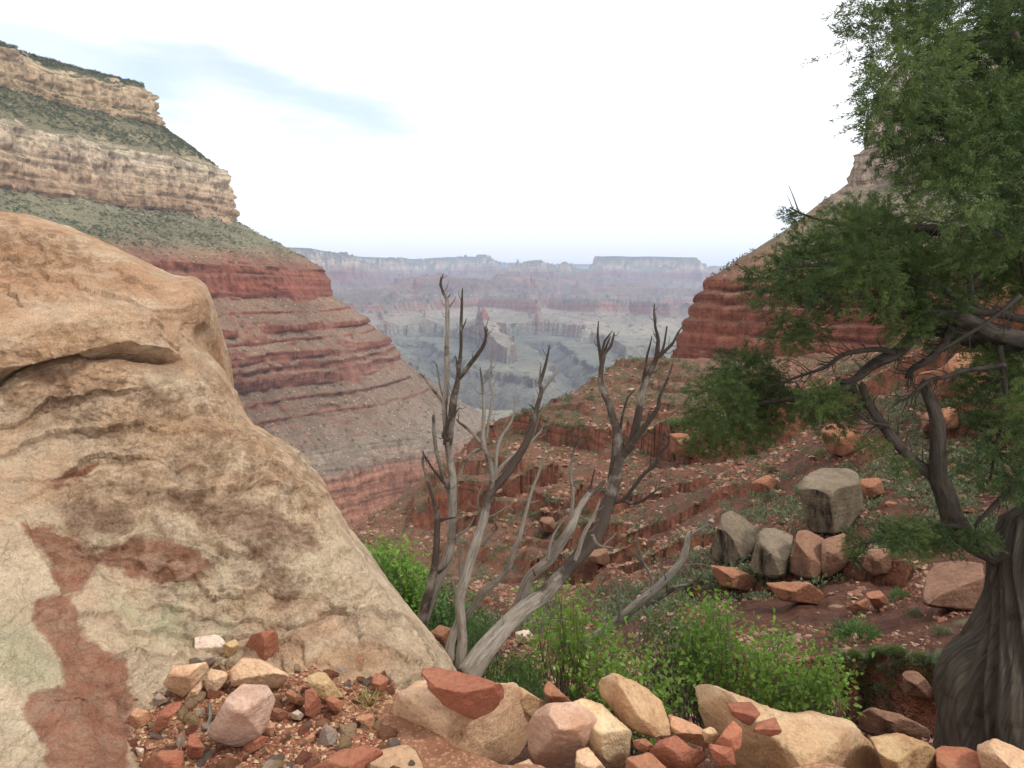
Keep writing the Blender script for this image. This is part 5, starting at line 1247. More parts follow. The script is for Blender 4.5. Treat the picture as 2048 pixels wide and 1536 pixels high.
# ------------------------------------------------------------------ leaves
def blades(cent, dirs, length, width, rg, fold=True):
    """flat lens-shaped leaves: (n,3) roots and unit directions"""
    n = len(cent)
    side = np.cross(dirs, rg.normal(size=(n, 3))); side /= np.linalg.norm(side, axis=1, keepdims=True) + 1e-9
    l = length * rg.uniform(.6, 1.25, (n, 1)); w = width * rg.uniform(.7, 1.2, (n, 1))
    up = np.cross(side, dirs)
    a = cent; b = cent + dirs * l * .5 + side * w * .5 + up * w * .15; c = cent + dirs * l; d = cent + dirs * l * .5 - side * w * .5 + up * w * .15
    V = np.stack([a, b, c, d], 1).reshape(-1, 3)
    f = np.arange(n)[:, None] * 4 + np.array([[0, 1, 2, 3]])
    return V, f
def sphere_dirs(n, rg):
    d = rg.normal(size=(n, 3)); return d / np.linalg.norm(d, axis=1, keepdims=True)
def spray_clump(seed, nsprig, per, radius, blen, bwid, squash=(1, 1, 0.8), droop=0.0, hollow=0.35):
    """a clump of twig sprays, unit space times radius: stems fan out and carry short blades"""
    rg = np.random.default_rng(seed)
    C, D, T = [], [], []
    for i in range(nsprig):
        d = sphere_dirs(1, rg)[0]; d[2] = d[2] * .8 + .15; d /= np.linalg.norm(d)
        r0 = rg.uniform(hollow, .75); r1 = r0 + rg.uniform(.2, .4)
        root = d * r0 + rg.normal(size=3) * .12; tip = d * r1 + rg.normal(size=3) * .14; tip[2] -= droop * rg.uniform(0, .4)
        t = np.sqrt(rg.random(per))[:, None]
        pts = root * (1 - t) + tip * t + rg.normal(size=(per, 3)) * .03
        ax = (tip - root) / (np.linalg.norm(tip - root) + 1e-9)
        q = ax * .9 + sphere_dirs(per, rg) * .75
        q /= np.linalg.norm(q, axis=1, keepdims=True)
        C.append(pts); D.append(q); T.append(np.full(per, rg.uniform(0, 1)) * .6 + rg.random(per) * .4)
    C = np.concatenate(C) * np.array(squash) * radius; D = np.concatenate(D)
    V, f = blades(C, D, blen, bwid, rg)
    return V, f, np.repeat(np.concatenate(T), 4)
def leaf_mesh(name, V, f, tone, mat):
    me = mesh_np(name, V, f, False, {'tone': tone}); me.materials.append(mat); return me
M_JUN = leaf_mat('juniper_foliage', s2l(50, 70, 40), s2l(104, 122, 66), 0.22)
M_GREEN = leaf_mat('bright_green_leaves', s2l(84, 122, 48), s2l(138, 170, 76), 0.34)
M_BUSH = leaf_mat('dark_green_bush', s2l(66, 94, 52), s2l(104, 136, 70), 0.3)
M_SAGE = leaf_mat('grey_green_scrub', s2l(84, 94, 70), s2l(122, 132, 98), 0.2)
M_SAGE2 = leaf_mat('olive_scrub', s2l(88, 92, 58), s2l(126, 126, 82), 0.2)
M_RIM = leaf_mat('dark_juniper_scrub', s2l(70, 78, 54), s2l(104, 110, 80), 0.1)

# ------------------------------------------------------------------ the big juniper on the right
t = empty('juniper_tree', tuple(P(1985, 1520, 4.15)))
tag(t, 'large old juniper with twisted grey trunk and dark green foliage filling the right side', 'tree')
jb = np.array(t.location)
def jpart(nm, tubes, mat=M_BARK):
    return link(nm, tubes_mesh(nm, [(v - jb, f, tr, a, b, c) for v, f, tr, a, b, c in tubes]), mat, t)
trk = np.array([(2030, 1600), (2026, 1500), (2030, 1400), (2052, 1300), (2060, 1200), (2058, 1120), (2072, 1050)], float)
trk_r = np.interp(np.linspace(1600, 1050, 60), [1050, 1120, 1190, 1250, 1310, 1350, 1388, 1430, 1510, 1600], [62, 68, 68, 76, 92, 108, 130, 142, 138, 145])
trk_r = np.convolve(np.pad(trk_r, 4, 'edge'), np.hanning(9) / np.hanning(9).sum(), 'valid')
jpart('trunk', [tube_arrays(P(trk[:, 0], trk[:, 1], np.linspace(4.1, 4.4, 7)), trk_r / F * 4.2, [-.1, .1, 0, .1, -.1, 0], 200, 200, 3, 0.15)], M_TRUNK)
JL = [
 ([(2085, 1090), (2120, 1000), (2150, 860), (2140, 740), (2080, 690), (2030, 676), (1979, 663), (1924, 635), (1882, 627), (1849, 626), (1838, 651), (1821, 679), (1793, 707), (1743, 732), (1716, 754), (1693, 765), (1674, 759)], [4.4, 4.7], [50, 42, 32, 25, 21, 19, 18, 17, 15.5, 14, 13, 12.5, 12, 11, 10, 8, 4], [.3, .4], 14),
 ([(2060, 1120), (1990, 1105), (1940, 1085), (1908, 1045), (1895, 1000), (1880, 962), (1877, 934), (1877, 893), (1874, 851), (1868, 823), (1857, 796), (1849, 766)], [4.4, 4.5], [34, 28, 24, 22, 20, 19, 17, 15, 13, 12, 11, 9], [.4, .3, .1, -.4, -.5, -.5, -.2, 0], 14),
 ([(1890, 975), (1863, 951), (1827, 923), (1799, 896), (1779, 868), (1757, 840), (1735, 804), (1724, 771)], 4.5, [15, 13, 11, 10, 10, 9, 9, 8], [.2, .3], 10),
 ([(1779, 853), (1757, 848), (1735, 842), (1715, 825), (1708, 815)], 4.45, [4, 4, 3.4, 2.4, 1.2], [-.3, -.3], 7),
 ([(2048, 690), (1968, 684), (1896, 662), (1854, 657)], 4.75, [20, 16, 13, 9], [.4, .4], 10), ([(1905, 650), (1890, 682), (1863, 715), (1827, 737), (1812, 755)], 4.6, [9, 8.5, 8, 6, 3], [.4, .5], 8),
 ([(2100, 640), (2048, 638), (1993, 627), (1951, 621), (1913, 602), (1880, 570)], 4.5, [10, 8, 7.5, 7, 5.5, 3], [.4, .4], 8), ([(1972, 675), (1957, 643), (1949, 615), (1940, 574), (1945, 520)], 4.6, [9, 7.5, 7, 6, 4], [.5, .4], 8),
 ([(2010, 730), (1963, 737), (1924, 743), (1890, 754), (1863, 760), (1838, 776), (1813, 798), (1790, 800)], 4.4, [6, 5.5, 5, 4.6, 4, 3.2, 2.4, 1], [.4, .4], 7),
 ([(1790, 706), (1757, 699), (1707, 704), (1680, 713), (1650, 735), (1600, 752), (1560, 766), (1525, 775)], [4.6, 4.8], [7, 6, 5.6, 5, 4, 3, 2, 1], [.2, .1], 7), ([(1712, 776), (1680, 780), (1646, 785), (1610, 796), (1560, 800), (1500, 810), (1450, 820)], [4.6, 4.9], [10, 9, 8.5, 7, 5, 3.4, 1.6], [.4, .3], 8),
 ([(2130, 720), (2090, 560), (2030, 430), (1960, 330), (1890, 250), (1830, 180)], [4.6, 4.8], [34, 28, 22, 15, 9, 4], [.3, .3], 11), ([(2060, 480), (1960, 470), (1860, 460), (1760, 460), (1680, 450), (1610, 430), (1580, 415)], [4.7, 5.0], [16, 13, 10, 7, 4.5, 2.4, 1.2], [.2, .2], 8),
 ([(2110, 600), (2120, 400), (2080, 200), (2020, 60), (1960, -60)], [4.7, 5], [26, 22, 16, 11, 6], [.3, .3], 9), ([(2080, 220), (1980, 150), (1890, 90), (1820, 40), (1780, 0)], 4.9, [10, 8, 6, 3.6, 1.4], [.3, .3], 7),
 ([(1924, 600), (1840, 560), (1740, 540), (1640, 530), (1550, 540), (1510, 560)], [4.6, 4.9], [8, 6.6, 5.4, 4, 2.4, 1], [.2, .2], 7), ([(1800, 610), (1740, 598), (1690, 590), (1640, 600), (1600, 640)], 4.6, [6, 5, 4, 2.6, 1], [-.1, -.1], 7),
 ([(2040, 590), (1980, 640), (1900, 690), (1850, 720)], 4.3, [5, 4, 3, 1], [-.1, -.1], 6), ([(1990, 1105), (1930, 1060), (1860, 1050), (1800, 1072), (1740, 1085), (1690, 1100)], [4.3, 4.2], [9, 7, 5, 3.4, 2, .8], [0, -.2], 7),
 ([(1880, 1042), (1840, 1060), (1790, 1055), (1750, 1058)], 4.2, [3, 2.2, 1.6, .6], [-.3, -.3], 6), ([(2000, 470), (1930, 440), (1880, 446), (1820, 430), (1790, 440)], 4.2, [4, 3.4, 2.6, 1.6, .7], [-.2, -.2], 6),
 ([(2090, 900), (2040, 960), (1990, 1010), (1950, 1050)], 4.3, [10, 8, 6, 3], [.3, .3], 8), ([(2000, 690), (2010, 800), (1990, 900), (1980, 960)], 4.5, [6, 5, 4, 2], [.2, .2], 7),
]
for i, (pts, Y, r, ch, ns) in enumerate(JL):
    tb = [limb(pts, Y, r, ch, i + 41, ns, 0.22 if r[0] > 12 else 0.14)]
    tb += side_twigs(pts, Y, 6 + 2 * len(pts), 700 + i, (20, 60), 1.4, -.1, 0.0)
    tb += side_twigs(pts, Y, 3 + len(pts), 760 + i, (14, 50), 1.0, -.35, -0.25)
    jpart('limb', tb)
JUN = []
for q in range(6):
    V, f, tn = spray_clump(20 + q, 150, 50, 1.0, 0.10, 0.022, (1.15, 1.05, 0.9), 0.45)
    JUN.append(leaf_mesh('foliage', V, f, tn, M_JUN))
CL = [
 ([(1790, -60), (1762, 60), (1776, 170), (1790, 240), (1822, 300), (1860, 350), (1890, 400), (1920, 440), (2020, 470), (2160, 470), (2160, -80)], 38, (64, 104), (3.7, 5.6)),
 ([(1690, 405), (1720, 425), (1790, 480), (1900, 500), (2060, 490), (2060, 560), (1940, 600), (1860, 570), (1780, 560), (1720, 590), (1580, 600), (1525, 585), (1545, 550), (1600, 500), (1640, 450)], 26, (50, 84), (4.3, 5.8)),
 ([(1575, 412), (1610, 408), (1615, 450), (1570, 446)], 2, (20, 28), (4.8, 5.0)),
 ([(1425, 800), (1460, 745), (1495, 735), (1530, 750), (1545, 800), (1540, 850), (1480, 895), (1425, 890), (1410, 850)], 10, (50, 72), (4.6, 5.2)),
 ([(1560, 650), (1640, 650), (1650, 690), (1560, 690)], 3, (36, 48), (4.6, 5.0)),
 ([(1610, 800), (1690, 790), (1710, 850), (1630, 840)], 4, (36, 50), (4.4, 4.8)),
 ([(1985, 720), (2100, 680), (2140, 1000), (1990, 990), (1960, 900)], 11, (58, 86), (3.9, 5.2)),
 ([(1740, 890), (1850, 940), (1800, 950)], 2, (24, 32), (4.3, 4.5)),
 ([(1780, 1045), (1930, 1050), (1970, 1080), (1880, 1105), (1780, 1085)], 7, (34, 50), (4.0, 4.3)),
 ([(1690, 1080), (1720, 1080), (1710, 1110), (1690, 1105)], 1, (28, 30), (4.2, 4.3)),
 ([(1790, 590), (1880, 600), (1900, 650), (1780, 680)], 5, (40, 56), (4.4, 4.9)),
]
nfol = 0
for poly, n, rr, yy in CL:
    pp = np.array(poly); placed = []
    tries = 0
    while len(placed) < n:
        tries += 1
        x, y = rng.uniform(pp[:, 0].min(), pp[:, 0].max()), rng.uniform(pp[:, 1].min(), pp[:, 1].max())
        if not in_poly(x, y, poly): continue
        mind = min([math.hypot(x - a, y - b) for a, b in placed] + [1e9])
        if mind < rr[0] * 0.85 and tries < 4000: continue
        placed.append((x, y))
        Y = rng.uniform(*yy); r = rng.uniform(*rr) / F * Y
        o = bpy.data.objects.new('foliage', JUN[rng.integers(6)]); COL.objects.link(o); o.parent = t
        o.location = P(x, y, Y) - jb
        o.scale = (r, r, r * rng.uniform(.8, 1.05)); o.rotation_euler = (rng.uniform(-.4, .4), rng.uniform(-.4, .4), rng.uniform(0, 6.28))
        nfol += 1

# ------------------------------------------------------------------ leafy shrubs just beyond the rim wall
def leafy_shrub(name, poly, Y, base, mat, label, nst, per, ll, lw, cat='shrub', seed=0, depth=0.5, spread=0.05, up=0.3):
    rg = np.random.default_rng(seed + 60)
    b0 = P(base[0], base[1], Y)
    root = empty(name, tuple(b0)); tag(root, label, cat, 'green shrubs beyond the rim wall')
    pp = np.array(poly, float); C, D, T, tubes = [], [], [], []
    k = 0
    while k < nst:
        x, y = rg.uniform(pp[:, 0].min(), pp[:, 0].max()), rg.uniform(pp[:, 1].min(), pp[:, 1].max())
        if not in_poly(x, y, poly): continue
        k += 1
        y_ = Y + rg.uniform(-depth, depth)
        tip = P(x, y, y_) - b0
        bs = rg.normal(size=3) * .12 * np.array([1, 1, 0]) + np.array([0.25 * tip[0], 0, 0])
        mid = bs * .5 + tip * .5 + rg.normal(size=3) * .1
        pts = np.vstack([bs, mid, tip])
        tubes.append(tube_arrays(pts, np.array([.007, .004, .0015]) * Y / 5.5, [-.1, .2], 9, 5, k, .1))
        u = rg.uniform(.45, 1.0, per)[:, None] ** .8
        q = (1 - u) ** 2 * bs + 2 * u * (1 - u) * (2 * mid - .5 * bs - .5 * tip) + u * u * tip
        q = q + rg.normal(size=q.shape) * spread * Y / 5.5
        d = sphere_dirs(per, rg); d[:, 2] += up; d /= np.linalg.norm(d, axis=1, keepdims=True)
        C.append(q); D.append(d); T.append(np.clip(rg.uniform(.1, .9) * .5 + rg.random(per) * .5 + (u[:, 0] - .7) * .5, 0, 1))
    V, f = blades(np.concatenate(C), np.concatenate(D), ll, lw, rg)
    link('foliage', leaf_mesh('foliage', V, f, np.repeat(np.concatenate(T), 4), mat), None, root)
    link('stem', tubes_mesh('stem', tubes), M_TWIG, root)
    return root
SH = [
 ([(1062, 1215), (1090, 1165), (1120, 1150), (1180, 1175), (1225, 1225), (1215, 1290), (1140, 1310), (1060, 1290)], 5.6, (1130, 1470), 'bright green leafy shrub in front of the leaning charred trunk', 46, 24, M_GREEN),
 ([(1150, 1300), (1240, 1262), (1300, 1275), (1385, 1330), (1395, 1390), (1300, 1410), (1200, 1390), (1150, 1370)], 5.2, (1270, 1500), 'low wide leafy green shrub directly behind the upright pale block', 46, 26, M_GREEN),
 ([(1368, 1250), (1395, 1185), (1440, 1168), (1462, 1200), (1466, 1262), (1440, 1340), (1380, 1350)], 5.8, (1420, 1470), 'tall narrow bright green shrub between the fallen snag and the pale slab', 58, 30, M_GREEN),
 ([(1478, 1300), (1525, 1225), (1575, 1240), (1590, 1300), (1565, 1395), (1500, 1395), (1475, 1360)], 5.6, (1530, 1470), 'airy green shrub above the middle of the long pale slab', 40, 28, M_GREEN),
 ([(1580, 1350), (1620, 1300), (1668, 1285), (1690, 1300), (1675, 1370), (1630, 1415), (1570, 1415)], 5.4, (1610, 1480), 'airy green shrub with yellow green tips above the right end of the long pale slab', 34, 26, M_GREEN),
 ([(1290, 1200), (1360, 1180), (1400, 1240), (1370, 1300), (1300, 1290)], 6.4, (1340, 1420), 'darker leafy shrub behind the fallen grey snag', 26, 24, M_BUSH),
]
for i, (poly, Y, bs, lab, n, per, m) in enumerate(SH):
    leafy_shrub('shrub', poly, Y, bs, m, lab, int(n * 1.2), per, .056, .032, seed=i, spread=.075, up=.1)
leafy_shrub('bush', [(960, 1375), (972, 1325), (1000, 1305), (1045, 1308), (1085, 1340), (1095, 1390), (1020, 1400)], 5.4, (1030, 1470), M_BUSH, 'dense feathery dark green bush at the foot of the leaning dead trunk', 70, 60, .05, .010, seed=21, spread=.03, up=1.0)
leafy_shrub('bush', [(930, 1290), (935, 1240), (965, 1222), (985, 1250), (980, 1300), (945, 1330)], 5.8, (955, 1420), M_BUSH, 'small feathery green bush between two dead stems', 36, 50, .05, .010, seed=22, spread=.03, up=1.0)
leafy_shrub('bush', [(712, 1096), (740, 1076), (790, 1082), (840, 1104), (868, 1120), (872, 1180), (860, 1250), (800, 1230), (740, 1160)], 10.5, (810, 1330), M_GREEN, 'round leafy green bush peeking out behind the outcrop edge', 110, 46, .10, .045, seed=23, depth=.9)
leafy_shrub('bush', [(860, 1170), (900, 1160), (945, 1180), (960, 1240), (940, 1290), (870, 1270)], 10.0, (905, 1360), M_BUSH, 'dark green bush seen between the dead stems right of the round leafy bush', 70, 44, .10, .04, seed=24, depth=.8)
# dry thorny tangle in the gully
t = empty('dry_bush', tuple(P(1330, 1400, 6.0))); tag(t, 'leafless tangle of thin pale dry twigs among the green shrubs', 'shrub')
tb = []
for i in range(46):
    x, y = rng.uniform(1265, 1400), rng.uniform(1225, 1330)
    a = P(1330 + rng.uniform(-40, 40), 1400, 6.0); b = P(x, y, 6.0 + rng.uniform(-.4, .4)); c = (a + b) / 2 + rng.normal(size=3) * .12
    tb.append(tube_arrays(np.vstack([a, c, b]) - np.array(t.location), [.006, .004, .0015], [-.3, -.2], 9, 5, i))
link('stem', tubes_mesh('stem', tb), M_TWIG, t)
# dry grass tuft on the ledge
rg = np.random.default_rng(3)
p0 = P(738, 1412, float(ground_Y(1412)))
n = 60
d = rg.normal(size=(n, 3)) * np.array([.7, .7, 0]) + np.array([.1, 0, .8]); d /= np.linalg.norm(d, axis=1, keepdims=True)
V, f = blades(rg.normal(size=(n, 3)) * np.array([.015, .015, .002]), d, .075, .0035, rg)
M_STRAW = leaf_mat('dry_grass', s2l(150, 140, 84), s2l(204, 184, 130), .3)
o = link('grass_tuft', leaf_mesh('grass_tuft', V, f, np.repeat(rg.random(n), 4), M_STRAW)); o.location = p0
tag(o, 'small tuft of dry straw coloured grass on the gravel by the broad slab', 'grass tuft')
# weathered stick in the heap
a = np.array([P(418, 1405, 2.28), P(421, 1428, 2.22), P(414, 1456, 2.16)])
V, f, tr, al, ar, ch = tube_arrays(a, [.004, .006, .005], [-.3, -.3], 12, 7, 5, .3)
o = link('stick', mesh_np('stick', V - a[1], [f, tr], True, {'along': al, 'around': ar, 'char': ch}), M_DEAD); o.location = a[1]
tag(o, 'short weathered pale stick beside the largest stone of the heap', 'stick')

# ------------------------------------------------------------------ blocks standing on the hillside
def varnish_mat(name, base, alt, dark, amt):
    k = NT(name); pos = k.coords('Object')
    a = k.noise(0.9, 6, 0.65, pos); st = k.noise(1.0, 5, 0.65, k.coords('Object', (1.6, 1.6, 0.25))); c = k.noise(9, 6, 0.75, pos)
    col = k.mix(k.ramp(a, [(0.38, 0), (0.62, 1)]), base, alt)
    geo = k.n('ShaderNodeNewGeometry'); sep = k.n('ShaderNodeSeparateXYZ'); k.l(geo.outputs['Normal'], sep.inputs[0])
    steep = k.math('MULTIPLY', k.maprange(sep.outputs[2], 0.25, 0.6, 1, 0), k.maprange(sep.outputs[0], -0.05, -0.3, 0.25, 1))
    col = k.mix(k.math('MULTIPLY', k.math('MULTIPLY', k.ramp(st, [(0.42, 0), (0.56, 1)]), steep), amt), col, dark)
    col = k.mix(1.0, col, k.ramp(c, [(0.28, 0.6), (0.5, 1.0), (0.74, 1.25)]), 'MULTIPLY')
    lay = k.noise(1.0, 5, 0.7, k.coords('Object', (.5, .5, 7)))
    col = k.mix(1.0, col, k.ramp(lay, [(0.3, 0.75), (0.5, 1.0), (0.7, 1.12)]), 'MULTIPLY')
    return k.done(col, k.bump(k.math('ADD', c, k.math('MULTIPLY', lay, .8)), 0.9, 0.09))
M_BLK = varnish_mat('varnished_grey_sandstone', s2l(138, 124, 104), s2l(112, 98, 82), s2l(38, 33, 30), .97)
M_BLKR = varnish_mat('varnished_red_sandstone', s2l(150, 114, 92), s2l(132, 98, 80), s2l(58, 48, 44), .75)
M_BLKO = varnish_mat('orange_red_sandstone', s2l(172, 122, 94), s2l(152, 104, 80), s2l(104, 72, 58), .6)
def hy(px, py, d):
    h = hit(px, py); return float(h) if h else d
BL = [
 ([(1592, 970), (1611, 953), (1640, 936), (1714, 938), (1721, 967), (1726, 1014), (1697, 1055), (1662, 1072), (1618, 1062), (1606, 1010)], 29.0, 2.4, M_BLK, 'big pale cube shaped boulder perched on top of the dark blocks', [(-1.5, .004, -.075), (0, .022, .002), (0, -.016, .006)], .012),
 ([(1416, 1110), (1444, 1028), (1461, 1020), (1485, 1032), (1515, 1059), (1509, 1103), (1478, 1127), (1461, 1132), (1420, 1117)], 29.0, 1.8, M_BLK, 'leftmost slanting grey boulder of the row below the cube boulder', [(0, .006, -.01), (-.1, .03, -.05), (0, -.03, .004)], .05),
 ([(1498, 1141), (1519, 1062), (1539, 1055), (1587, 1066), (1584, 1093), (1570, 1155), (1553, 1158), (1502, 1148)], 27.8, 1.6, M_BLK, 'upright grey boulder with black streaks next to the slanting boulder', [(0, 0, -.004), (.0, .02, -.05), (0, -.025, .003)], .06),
 ([(1577, 1148), (1594, 1062), (1615, 1058), (1649, 1079), (1652, 1103), (1642, 1158), (1587, 1155)], 27.8, 1.6, M_BLKR, 'black stained red block directly under the cube boulder', [(0, .003, .0), (.0, .02, -.03), (0, -.02, .003)], .04),
 ([(1643, 1082), (1690, 1064), (1696, 1110), (1693, 1131), (1656, 1158), (1642, 1155)], 28.0, 1.5, M_BLKR, 'reddish block under the right edge of the cube boulder', None, .05),
 ([(1843, 1207), (1853, 1149), (1878, 1120), (1965, 1126), (1972, 1190), (1965, 1223), (1866, 1215)], 17.0, 1.6, M_BLKR, 'large brown boulder left of the juniper trunk', [(0, .004, .0), (.1, -.01, -.035)], .05),
 ([(1724, 1134), (1737, 1099), (1779, 1095), (1784, 1144), (1746, 1152)], 22.0, 1.2, M_BLKR, 'brown boulder half hidden under drooping juniper twigs', None, .06),
 ([(1825, 776), (1832, 749), (1882, 737), (1915, 705), (1963, 705), (1990, 800), (1950, 806), (1863, 789)], 46.0, 3.5, M_BLKO, 'big orange red overhanging block behind the juniper limbs', None, .04),
 ([(1905, 578), (1960, 556), (2070, 540), (2110, 600), (2080, 660), (1965, 658), (1913, 610)], 58.0, 5.0, M_BLKO, 'massive orange red cliff block behind the juniper at right', None, .04),
 ([(1640, 862), (1662, 846), (1719, 862), (1723, 900), (1690, 914), (1655, 906)], 50.0, 2.4, M_BLKO, 'flat fronted red block on the slope above the cube boulder', None, .04),
 ([(1879, 820), (1895, 813), (1914, 818), (1919, 856), (1877, 858)], 42.0, 1.6, M_BLKO, 'squarish red rock under the overhanging block', None, .05),
 ([(1842, 834), (1858, 819), (1876, 822), (1880, 862), (1845, 866)], 42.0, 1.6, M_BLKR, 'brown red rock left of the squarish red one', None, .05),
 ([(1177, 1115), (1184, 1100), (1213, 1096), (1220, 1124), (1209, 1131), (1185, 1124)], 50.0, 1.4, M_BLKR, 'dark boulder seen just right of the leaning charred trunk', None, .05),
 ([(1077, 1046), (1084, 1034), (1105, 1034), (1113, 1050), (1106, 1066), (1085, 1063)], 85.0, 2.4, M_BLKR, 'rounded dark brown boulder seen between two dead stems', None, .1),
 ([(1803, 1344), (1832, 1340), (1850, 1356), (1868, 1381), (1864, 1400), (1811, 1390)], 8.3, .5, M_BLKR, 'reddish boulder left of the juniper trunk base', None, .05),
 ([(1712, 1440), (1729, 1411), (1800, 1428), (1858, 1458), (1862, 1482), (1770, 1478), (1720, 1462)], 7.0, .5, M_BLKR, 'dark layered ledge rock just above the ochre rock', None, .05),
 ([(1606, 1432), (1630, 1405), (1700, 1394), (1728, 1388), (1716, 1446), (1640, 1450)], 7.6, .5, M_BLKR, 'dark red ledge rock above the right end of the long pale slab', None, .05),
 ([(1330, 868), (1375, 866), (1388, 884), (1402, 900), (1396, 918), (1362, 912), (1335, 900)], 112.0, 4.0, M_BLKO, 'jutting orange block at the end of the red ledge, left of the juniper tip', None, .04),
 ([(1420, 1130), (1470, 1135), (1520, 1160), (1510, 1185), (1440, 1172)], 27.0, 1.0, M_BLKO, 'low red slab under the slanting grey boulder', None, .04),
 ([(1530, 1165), (1620, 1165), (1650, 1190), (1640, 1210), (1560, 1200)], 25.0, 1.0, M_BLKO, 'layered red slab under the black stained block', None, .04),
 ([(1730, 1185), (1760, 1180), (1780, 1205), (1750, 1220)], 20.0, .5, M_BLKO, 'tilted flat orange slab lying on the slope right of the red ledges', None, .03),
 ([(1690, 1215), (1735, 1195), (1742, 1215), (1712, 1228)], 19.0, .4, M_BLKO, 'small flat slab next to the tilted orange one', None, .03),
 ([(1030, 1265), (1055, 1258), (1070, 1275), (1050, 1290), (1034, 1284)], 20.0, .4, M_WHITE, 'whitish rock on the slope just below the leaning trunk', None, .08),
 ([(1720, 958), (1760, 955), (1770, 985), (1735, 1000), (1716, 985)], 33.0, 1.0, M_BLKO, 'cracked pale red rock right of the cube boulder', None, .05),
 ([(1500, 965), (1535, 950), (1560, 962), (1540, 985), (1508, 985)], 46.0, .9, M_BLKO, 'low red rock on the slope left above the cube boulder', None, .06),
 ([(858, 1268), (878, 1250), (902, 1256), (908, 1290), (880, 1300)], 8.0, .5, M_BLKO, 'red rock glimpsed behind the outcrop foot and dead stems', None, .06),
]
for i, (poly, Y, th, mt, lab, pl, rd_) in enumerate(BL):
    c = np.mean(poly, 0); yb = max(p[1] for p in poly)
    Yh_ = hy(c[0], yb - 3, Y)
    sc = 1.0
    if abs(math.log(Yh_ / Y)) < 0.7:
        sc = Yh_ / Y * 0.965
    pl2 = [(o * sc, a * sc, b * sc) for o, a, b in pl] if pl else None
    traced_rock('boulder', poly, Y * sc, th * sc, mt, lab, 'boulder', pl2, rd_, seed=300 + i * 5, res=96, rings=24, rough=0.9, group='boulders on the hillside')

# ------------------------------------------------------------------ scrub and rubble on the hillside
def scrub_mesh(name, seed, n, mat, blen=.2, bwid=.055, up=.25):
    rg = np.random.default_rng(seed)
    d = sphere_dirs(n, rg); d[:, 2] = np.abs(d[:, 2])
    r = rg.uniform(.35, 1.0, (n, 1)) ** .6 * (1 + .35 * np.sin(np.arctan2(d[:, 1], d[:, 0]) * 3 + seed) [:, None])
    c = d * r * np.array([1, 1, .75]); c[:, 2] -= .1
    q = d + sphere_dirs(n, rg) * .6; q[:, 2] += up; q /= np.linalg.norm(q, axis=1, keepdims=True)
    V, f = blades(c * .8, q, blen, bwid, rg)
    tone = np.repeat(np.clip(rg.random(n) * .6 + c[:, 2] * .5, 0, 1), 4)
    return leaf_mesh(name, V, f, tone, mat)
SCRUB = [('grey green', scrub_mesh('shrub', 1, 700, M_SAGE)), ('grey green', scrub_mesh('shrub', 2, 700, M_SAGE)), ('olive', scrub_mesh('shrub', 3, 700, M_SAGE2)), ('olive', scrub_mesh('shrub', 4, 700, M_SAGE2)),
         ('dark green', scrub_mesh('shrub', 5, 800, M_BUSH, .2, .05)), ('dark green', scrub_mesh('shrub', 6, 800, M_BUSH, .2, .05))]
def on_hill(px, py):
    Y = hit(px, py)
    if Y is None: return None
    X, z = hill_z(np.array([1024 + float(sight(px, py)) * F]), np.array([Y]))
    return float(X[0]), float(Y), float(z[0])
NAMED = [ # notable shrubs
 ((1720, 1285), 62, 4, 'dark_bush', 'biggest dark green bush on the slope left of the juniper trunk'), ((1690, 1270), 42, 0, 'shrub', 'grey green shrub touching the left side of the biggest dark bush'),
 ((1385, 850), 26, 4, 'shrub', 'dark green bush on the ledge left of the juniper tip'), ((1350, 868), 20, 4, 'shrub', 'smaller dark bush on the red ledge left of the other dark one'),
 ((1800, 1200), 30, 4, 'shrub', 'dark shrub below the half hidden brown boulder'), ((1540, 1000), 26, 0, 'shrub', 'grey green shrub between the slanting and the cube boulder'),
 ((1830, 1235), 24, 0, 'shrub', 'pale grey green shrub left of the large brown boulder'), ((1885, 1270), 24, 0, 'shrub', 'rounded grey green shrub below the large brown boulder'),
 ((1700, 1150), 30, 4, 'shrub', 'dark shrub in front of the reddish block under the cube boulder'), ((1860, 1345), 24, 0, 'shrub', 'grey green shrub beside the juniper trunk base'),
 ((1770, 1400), 26, 0, 'shrub', 'spiky grey green plant on the dark layered ledge'), ((1640, 915), 26, 2, 'shrub', 'light green bush directly above the cube boulder'),
 ((1545, 945), 22, 2, 'shrub', 'yellow green shrub on red soil left above the cube boulder'), ((1405, 1018), 10, 0, 'shrub', 'small ball shaped grey shrub above the slanting boulder'),
 ((1560, 1052), 14, 0, 'shrub', 'little round grey shrub on top of the streaked boulder row'), ((1610, 990), 28, 4, 'shrub', 'dark bush at the left side of the cube boulder')]
taken = []
for (px, py), r, q, nm, lab in NAMED:
    h = on_hill(px, py)
    if h is None: continue
    o = bpy.data.objects.new(nm, SCRUB[q][1]); COL.objects.link(o)
    R = r / F * h[1]; o.location = (h[0], h[1], h[2] + R * .1); o.scale = (R, R, R); o.rotation_euler = (0, 0, rng.uniform(0, 6))
    tag(o, lab, 'shrub', 'shrubs on the red hillside'); taken.append((px, py))
cand = []
while len(cand) < 5000:
    px, py = rng.uniform(700, 2046), rng.uniform(650, 1440)
    dens = 0.25 + 0.75 * float(sstep(0, .35, vnoise2(np.array(px / 90), np.array(py / 60), 77)))
    if len(cand) % 11 == 0: px, py = rng.uniform(1060, 1560), rng.uniform(690, 880)
    elif rng.random() > dens: continue
    h = on_hill(px, py)
    if h is None or h[1] < 6.5: continue
    cand.append((px, py, h))
cand.sort(key=lambda c: c[2][1])
def scrub_size(Y): return min(Y * .0165, .30 + Y * .0045) * rng.uniform(.55, 1.15)
ind, stuffs = 0, []
